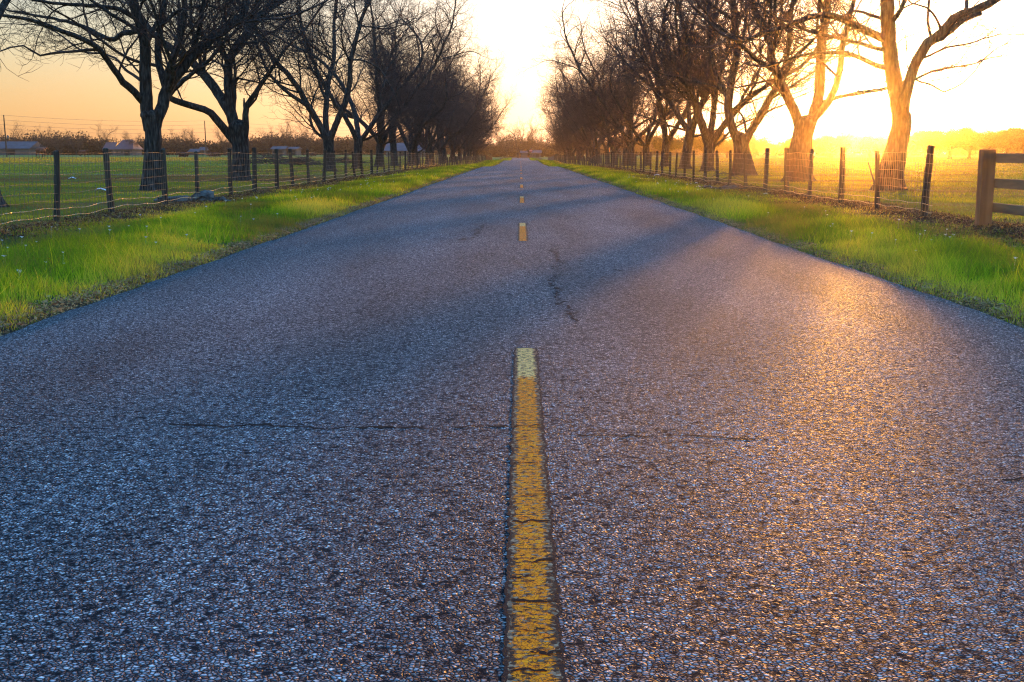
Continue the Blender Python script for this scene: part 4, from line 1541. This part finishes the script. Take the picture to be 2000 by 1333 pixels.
def flowers():
    rg = random.Random(6)
    mb = MB()
    for i in range(170):
        side = -1 if rg.random() < 0.6 else 1
        y = 8 + 50 * rg.random() ** 1.6
        x = side * rg.uniform(4.0, 6.2 if side < 0 else 5.4)
        z = hz(x, y)
        h = rg.uniform(0.08, 0.17)
        r = rg.uniform(0.010, 0.018) * (1 + y / 60)
        mb.tube([(x, y, z), (x + 0.01, y, z + h)], [0.0008, 0.0006], 3)
        for k in range(5):
            a = k * 1.257 + rg.random()
            mb.face([(x + .01, y, z + h), (x + .01 + math.cos(a) * r, y + math.sin(a) * r, z + h + r * .5), (x + .01 + math.cos(a + .7) * r * 1.1, y + math.sin(a + .7) * r * 1.1, z + h + r * .3)])
        mb.tube([(x + .01, y, z + h - r * .3), (x + .01, y, z + h + r * .4)], [r * .5, r * .4], 5)
    me = mb.mesh('wildflowers', M['petal'])
    at_ = me.attributes.new('rnd', 'FLOAT', 'POINT')
    at_.data.foreach_set('value', np.full(len(me.vertices), 0.7, dtype=np.float32))
    tag(link('wildflowers', me), 'tiny white wildflowers dotted through the verge grass', 'wildflowers', kind='stuff')


flowers()


# ------------------------------------------------------------------ small things in the fields
def ground_at(px, Y):
    q = at(px, 330, Y)
    return Vector((q.x, Y, hz(q.x, Y)))


def scrap(px, Y, size, seed, label):
    rg = random.Random(seed)
    p = ground_at(px, Y)
    mb = MB()
    n = 9
    for i in range(n):
        for j in range(6):
            x = (i / (n - 1) - .5) * size
            y = (j / 5 - .5) * size * .5
            zz = 0.02 + size * .25 * abs(noise.noise(Vector((i * .6, j * .7, seed)))) + size * .18 * (1 - abs(i / (n - 1) - .5) * 2) + rg.uniform(0, .04) * size
            mb.v.append((x + rg.uniform(-.05, .05) * size, y + rg.uniform(-.05, .05) * size, zz))
    for i in range(n - 1):
        for j in range(5):
            a = i * 6 + j
            mb.f.append((a, a + 6, a + 7, a + 1))
    o = link('plastic_scrap', mb.mesh('plastic_scrap', M['white'], True), loc=p)
    sd = o.modifiers.new('thick', 'SOLIDIFY'); sd.thickness = 0.006
    tag(o, label, 'litter', 'white scraps lying in the grass')


scrap(195, 35.5, 0.33, 1, 'crumpled white plastic scrap lying left of the low-forked pecan')
scrap(140, 52, 0.30, 2, 'small white scrap farther back in the left field between the first two posts')
scrap(273, 42, 0.10, 3, 'tiny white scrap beside the foot of the low-forked pecan')
scrap(1284, 59, 0.28, 4, 'white scrap in the grass of the right verge far from the viewer')
scrap(1367, 38, 0.14, 5, 'white scrap on the brown strip of the right verge')
scrap(1497, 32.5, 0.12, 6, 'tiny white scrap at the foot of a right fence post')
scrap(1361, 45, 0.12, 7, 'faint white scrap beside the thin right fence posts')
scrap(888, 150, 0.35, 8, 'tiny white speck at the foot of the far left fence')


def logs():
    rg = random.Random(3)
    p = ground_at(352, 27.5)
    root = empty('fallen_log', p)
    tag(root, 'weathered fallen log and broken stump lying under the left fence', 'log')
    def rough_tube(name, pts, rads, amp):
        P, Rr = [], []
        for i in range(len(pts) - 1):
            for j in range(8):
                t = j / 8
                P.append(Vector(pts[i]).lerp(Vector(pts[i + 1]), t)); Rr.append(rads[i] + (rads[i + 1] - rads[i]) * t)
        P.append(Vector(pts[-1])); Rr.append(rads[-1])
        t_ = MB()
        t_.tube(P, Rr, 22)
        me = t_.mesh(name, M['log'])
        for v in me.vertices:
            c = v.co
            f = noise.noise(Vector((c.x * 3, c.y * 14, c.z * 14))) * amp + noise.noise(c * 9) * amp * .8 + noise.noise(c * 30) * amp * .35
            v.co += Vector((f * .6, f, f))
        link(name, me, root)
    rough_tube('log_body', [(-0.66, 0.1, .04), (-0.4, 0.06, .07), (-.1, 0, .06), (.2, -.03, .08)], [.03, .06, .075, .08], .035)
    rough_tube('stump', [(.22, 0, .05), (.38, 0, .11), (.58, .03, .12), (.76, .05, .05)], [.09, .13, .13, .05], .07)
    rough_tube('root', [(.7, 0, .08), (.95, -.05, .07), (1.15, -.05, .02)], [.055, .04, .015], .04)
    rough_tube('branch_stub', [(-.3, 0, .08), (-.42, -.16, .12), (-.5, -.28, .10)], [.03, .022, .012], .02)
    # brushwood by the right fence
    p = ground_at(1408, 36.2)
    mb = MB()
    for i in range(14):
        x, y = rg.uniform(-.5, .5), rg.uniform(-.2, .2)
        a = rg.uniform(-.4, .4)
        L = rg.uniform(.15, .4)
        mb.tube([(x - L * math.cos(a), y - L * math.sin(a), rg.uniform(.02, .08)), (x, y, rg.uniform(.04, .14)), (x + L * math.cos(a), y + L * math.sin(a), rg.uniform(.02, .07))], [.012, .03, .012], 6)
    o = link('dead_branch', mb.mesh('dead_branch', M['log'], True), loc=p)
    tag(o, 'short heap of dead sticks at the foot of the right fence', 'branches')
    for px, Y, s_, lab in ((1413, 52, 1.0, 'thin arched dead branch left of the third right pecan'), (1432, 50, .7, 'smaller arched dead branch touching the third right pecan')):
        p = ground_at(px, Y)
        mb = MB()
        mb.tube([(-.7 * s_, 0, .02), (-.35 * s_, 0, .2 * s_), (0, 0, .30 * s_), (.3 * s_, 0, .24 * s_), (.6 * s_, .1, .03)], [.01, .02, .025, .02, .01], 6)
        tag(link('dead_branch', mb.mesh('dead_branch', M['log'], True), loc=p), lab, 'branches', 'arched dead branches in the right field')
    # brush piles in the left field
    for px, Y, w, h, lab in ((528, 130, 4.2, 1.0, 'dark brush pile between the second pecan and the grey trunk'), (590, 128, 2.6, .8, 'lower brush pile left of the grey trunk'), (672, 150, 2.5, .5, 'flat dark brush heap just right of the grey trunk')):
        p = ground_at(px, Y)
        mb = MB()
        for i in range(260):
            x, y = rg.gauss(0, w * .45), rg.gauss(0, .7)
            hh = h * math.exp(-(x / w) ** 2 * 2)
            z = rg.uniform(0, hh)
            dx, dy, dz = rg.uniform(-.6, .6), rg.uniform(-.5, .5), rg.uniform(-.15, .45)
            mb.tube([(x - dx, y - dy, max(.01, z - dz * .4)), (x + dx, y + dy, z + dz)], [.035, .012], 4)
        tag(link('brush_pile', mb.mesh('brush_pile', M['twig']), loc=p), lab, 'brush pile', 'brush piles in the left field')


logs()


# ------------------------------------------------------------------ cows
def cow_mesh(name, mat, lying):
    mb = MB()
    zb = 0.52 if lying else 1.0
    mb.tube([(-.85, 0, zb + .1), (-.78, 0, zb + .05), (-.5, 0, zb), (0, 0, zb - .05), (.4, 0, zb), (.68, 0, zb + .05), (.85, 0, zb + .12)],
            [.10, .26, .34, .40, .36, .28, .14], 12, 0.85, 1.0)
    mb.tube([(.65, 0, zb + .12), (.9, 0, zb + .25), (1.08, 0, zb + .28)], [.24, .17, .13], 10)
    mb.tube([(1.0, 0, zb + .36), (1.15, 0, zb + .30), (1.35, 0, zb + .18), (1.48, 0, zb + .1)], [.10, .15, .10, .07], 10)
    for s_ in (-1, 1):
        mb.tube([(1.05, s_ * .1, zb + .40), (1.02, s_ * .28, zb + .38)], [.04, .07], 6, 1, .4)
    if lying:
        for s_ in (-1, 1):
            mb.tube([(.5, s_ * .2, .3), (.85, s_ * .26, .14), (.6, s_ * .3, .06)], [.14, .07, .05], 8)
            mb.tube([(-.55, s_ * .25, .34), (-.2, s_ * .42, .2), (-.55, s_ * .46, .07)], [.2, .1, .05], 8)
    else:
        for s_ in (-1, 1):
            mb.tube([(.5, s_ * .17, .95), (.52, s_ * .17, .5), (.5, s_ * .17, .2), (.53, s_ * .17, 0)], [.14, .075, .045, .06], 8)
            mb.tube([(-.62, s_ * .17, 1.0), (-.52, s_ * .18, .68), (-.68, s_ * .18, .42), (-.64, s_ * .18, .15), (-.6, s_ * .18, 0)], [.2, .12, .06, .045, .06], 8)
    mb.tube([(-.85, 0, zb + .22), (-.95, 0, zb), (-.95, 0, max(.08, zb - .55))], [.035, .025, .05], 6)
    return mb.mesh(name, mat, True)


cr, crl, cbl = cow_mesh('cow', M['cowred'], False), cow_mesh('cow_resting', M['cowred'], True), cow_mesh('cow_dark', M['cowblack'], True)
cows = [(82, cr, 250, 1.3, 'reddish brown cow standing facing away, right of the left utility pole', 1.6), (163, cr, 330, .8, 'small distant brown cow standing in the left field, nearest the red-roofed house', 1.2),
        (315, cbl, 300, 0.2, 'dark cow resting directly right of the low-forked trunk', 1.1), (360, cbl, 270, 3.0, 'large dark cow lying down between the third and fourth posts', 1.3),
        (415, crl, 300, 0.3, 'brown cow lying at the left of a resting pair', 1.2), (424, cbl, 298, 2.9, 'dark cow lying at the right of a resting pair', 1.1),
        (449, cbl, 330, 1.5, 'dark cow resting just left of the second full pecan trunk', 1.0), (497, cr, 300, 1.4, 'orange-brown cow standing just right of the second full pecan trunk', 1.0),
        (612, crl, 340, 0.5, 'brown cow lying in front of the pale sheds', 1.1)]
for px, me, Y, rz, lab, s_ in cows:
    p = ground_at(px, Y)
    o = link('cow', me, loc=p, rot=(0, 0, rz))
    o.scale = (s_, s_, s_)
    tag(o, lab, 'cow', 'cattle scattered in the left field')


# ------------------------------------------------------------------ buildings
def building(name, px0, px1, Y, wall_h, roof_h, depth, wallm, roofm, label, door=True, overhang=.5, hip=False):
    a, c = ground_at(px0, Y), ground_at(px1, Y)
    w = c.x - a.x
    root = empty(name, ((a.x + c.x) / 2, Y, min(a.z, c.z)))
    tag(root, label, 'building')
    mb = MB()
    mb.box((0, depth / 2, wall_h / 2 - .1), (w, depth, wall_h + .2))
    link('wall', mb.mesh('wall', wallm), root)
    mb = MB()
    x, y0, y1, e = w / 2 + overhang, -overhang, depth + overhang, 0.0
    ins = min(depth * .5, w * .3) if hip else 0
    zt, zb = wall_h + roof_h, wall_h + .02
    A, B, C, D = (-x, y0, zb), (x, y0, zb), (x, y1, zb), (-x, y1, zb)
    Rl, Rr = (-x + ins, depth / 2, zt), (x - ins, depth / 2, zt)
    mb.face([A, B, Rr, Rl]); mb.face([C, D, Rl, Rr]); mb.face([D, A, Rl]); mb.face([B, C, Rr]); mb.face([D, C, B, A])
    link('roof', mb.mesh('roof', roofm), root)
    if door:
        mb = MB()
        mb.box((w * .2, -.03, wall_h * .42), (min(3, w * .3), .06, wall_h * .8))
        link('door', mb.mesh('door', M['dark']), root)
        for k in (-.35, -.1):
            mb = MB()
            mb.box((w * k, -.03, wall_h * .55), (min(1.2, w * .1), .05, wall_h * .35))
            link('window', mb.mesh('window', M['dark']), root)
    return root


building('barn', -60, 58, 395, 2.2, 2.4, 14, M['wallpale'], M['roofmetal'], 'long low barn with a pale blue metal roof at the left edge', True)
building('house', 226, 260, 385, 2.0, 3.2, 10, M['wallbrick'], M['roofred'], 'house with a dark red hipped roof behind the left field', True, hip=True)
building('house', 205, 222, 398, 2.0, 2.4, 8, M['wallbrick'], M['roofred'], 'lower wing house with red roof left of the larger red-roofed one', True)
building('shed', 371, 392, 390, 1.1, 1.0, 6, M['wallpale'], M['roofmetal'], 'low pale shed seen between the two big left pecans', False)
building('shed', 392, 400, 388, 1.6, 1.1, 4, M['wallpale'], M['roofmetal'], 'small white shed with a bright gable beside the low pale one', True)
building('shed', 532, 556, 380, 2.0, 1.0, 8, M['wallpale'], M['roofmetal'], 'open pale shed left of the white one beyond the brush piles', True)
building('shed', 560, 580, 384, 2.0, .8, 8, M['wallpale'], M['roofmetal'], 'white rounded shed left of the grey pecan trunk', True)
building('barn', 754, 832, 320, 1.6, 2.2, 14, M['wallpale'], M['roofmetal'], 'barn with a pale metal roof seen through the left row of trunks', True)
building('house', 1034, 1056, 560, 2.0, 1.4, 8, M['wallpale'], M['roofmetal'], 'low building with a pale roof beyond the far end of the road', True)
building('shed', 1018, 1030, 575, 2.0, 1.2, 8, M['wallpale'], M['roofmetal'], 'tiny pale shed behind the junction at the end of the road', False)
building('shed', 1198, 1208, 330, 1.2, 1.0, 5, M['wallpale'], M['roofmetal'], 'small pale shed glimpsed between right-hand trunks', False)


# ------------------------------------------------------------------ poles, wires, signs
def pole(px, Y, top_y, label, lamp=False):
    p = ground_at(px, Y)
    top = at(px, top_y, Y).z - p.z
    root = empty('utility_pole', p)
    tag(root, label, 'utility pole', 'utility poles carrying the line over the left field')
    mb = MB()
    mb.tube([(0, 0, -.3), (-0.05, 0, top * .5), (-.12, 0, top)], [.19, .16, .12], 10)
    link('pole_shaft', mb.mesh('pole_shaft', M['post']), root)
    for k, zf in enumerate((.985, .87, .76, .66)):
        mb = MB()
        mb.tube([(-.12, -.1, top * zf), (-.12, -.3, top * zf), (-.12, -.34, top * zf + .1)], [.05, .05, .07], 8)
        link('insulator', mb.mesh('insulator', M['wallpale']), root)
    if lamp:
        mb = MB()
        mb.tube([(.55, 0, top * .42), (.55, 0, top * .42 + .9)], [.28, .28], 12)
        link('transformer', mb.mesh('transformer', M['wallpale'], True), root)
    return p, top


ps = [pole(-330, 240, 205, 'utility pole beyond the left edge'), pole(15, 290, 225, 'tall wooden utility pole with a transformer near the left edge', True),
      pole(404, 360, 236, 'thin wooden utility pole between the two big left pecans'), pole(735, 450, 248, 'far utility pole behind the left row of pecans')]
root = empty('power_line', ps[0][0])
tag(root, 'four thin overhead wires running behind the left pecans', 'power line')
for zf in (.985, .87, .76, .66):
    pts = []
    for (p0, t0), (p1, t1) in zip(ps[:-1], ps[1:]):
        for i in range(20):
            t = i / 20
            q = p0.lerp(p1, t)
            pts.append((q.x - ps[0][0].x - .12, q.y - ps[0][0].y - .34, q.z - ps[0][0].z + (t0 + (t1 - t0) * t) * zf + .1 - 0.7 * 4 * t * (1 - t)))
    V, Q = wire_tubes([(pts, 0.022)], 4)
    link('wire', mesh_np('wire', V, quads=Q, mat=M['cable']), root)


def stop_sign():
    p = ground_at(1037, 478)
    root = empty('stop_sign', (p.x, p.y, p.z))
    tag(root, 'red octagonal stop sign on a post at the far junction', 'sign')
    h = at(1037, 295, 478).z - p.z
    mb = MB()
    mb.tube([(0, .05, 0), (0, .05, h + .8)], [.04, .04], 8)
    link('sign_post', mb.mesh('sign_post', M['wallpale']), root)
    mb = MB()
    r = .62
    f = [(r * math.cos(R(22.5 + 45 * k)), -.02, h + r * math.sin(R(22.5 + 45 * k))) for k in range(8)]
    g = [(x, .0, z) for x, y, z in f]
    mb.face(f); mb.face(g[::-1])
    for k in range(8):
        mb.face([f[k], g[k], g[(k + 1) % 8], f[(k + 1) % 8]])
    pl = link('sign_plate', mb.mesh('sign_plate', M['red']), root)
    cu = bpy.data.curves.new('lettering', 'FONT')
    cu.body = 'STOP'
    cu.size = .42
    cu.align_x = 'CENTER'; cu.align_y = 'CENTER'
    cu.extrude = .003
    cu.materials.append(M['lettering'])
    tmp = bpy.data.objects.new('lettering_curve', cu)
    COL.objects.link(tmp)
    bpy.context.view_layer.update()
    lme = bpy.data.meshes.new_from_object(tmp.evaluated_get(bpy.context.evaluated_depsgraph_get()))
    bpy.data.objects.remove(tmp)
    t = link('lettering', lme, pl)
    t.location = (0, -.028, h)
    t.rotation_euler = (R(90), 0, 0)
    mb = MB()
    mb.box((0, .05, h + .95), (.9, .03, .22))
    link('name_plate', mb.mesh('name_plate', M['wallpale']), root)


stop_sign()


def small_sign(px, Y, py, w, h, mat, label, name):
    p = ground_at(px, Y)
    c = at(px, py, Y)
    root = empty(name, p)
    tag(root, label, 'sign')
    zc = c.z - p.z
    mb = MB()
    mb.tube([(0, .03, 0), (0, .03, zc + h / 2)], [.03, .03], 8)
    link('sign_post', mb.mesh('sign_post', M['post']), root)
    mb = MB()
    mb.box((0, -.012, zc), (w, .02, h))
    link('sign_plate', mb.mesh('sign_plate', mat), root)


small_sign(1189, 300, 293, .45, 1.1, M['orange'], 'small upright orange marker between distant right-hand trunks', 'marker_sign')
small_sign(1585, 110, 301, .55, .30, M['white'], 'small white sign plate left of the sun behind the right fence', 'field_sign')

# ------------------------------------------------------------------ air volume added to imitate lens flare glow
mb = MB()
mb.box((0, 300, 22.5), (1500, 1300, 49))
m, n, l, b = new_mat('flare_haze')
n.remove(b)
out = [x for x in n if x.type == 'OUTPUT_MATERIAL'][0]
pv = n.new('ShaderNodeVolumePrincipled')
pv.inputs['Color'].default_value = (1.0, 0.78, 0.55, 1)
pv.inputs['Density'].default_value = 0.00032
pv.inputs['Anisotropy'].default_value = 0.953
l.new(pv.outputs[0], out.inputs['Volume'])
tag(link('flare_haze', mb.mesh('flare_haze', m)), 'added warm air volume standing in for lens flare glow', 'flare_haze', kind='stuff')
print("script", _t.time() - _t0)
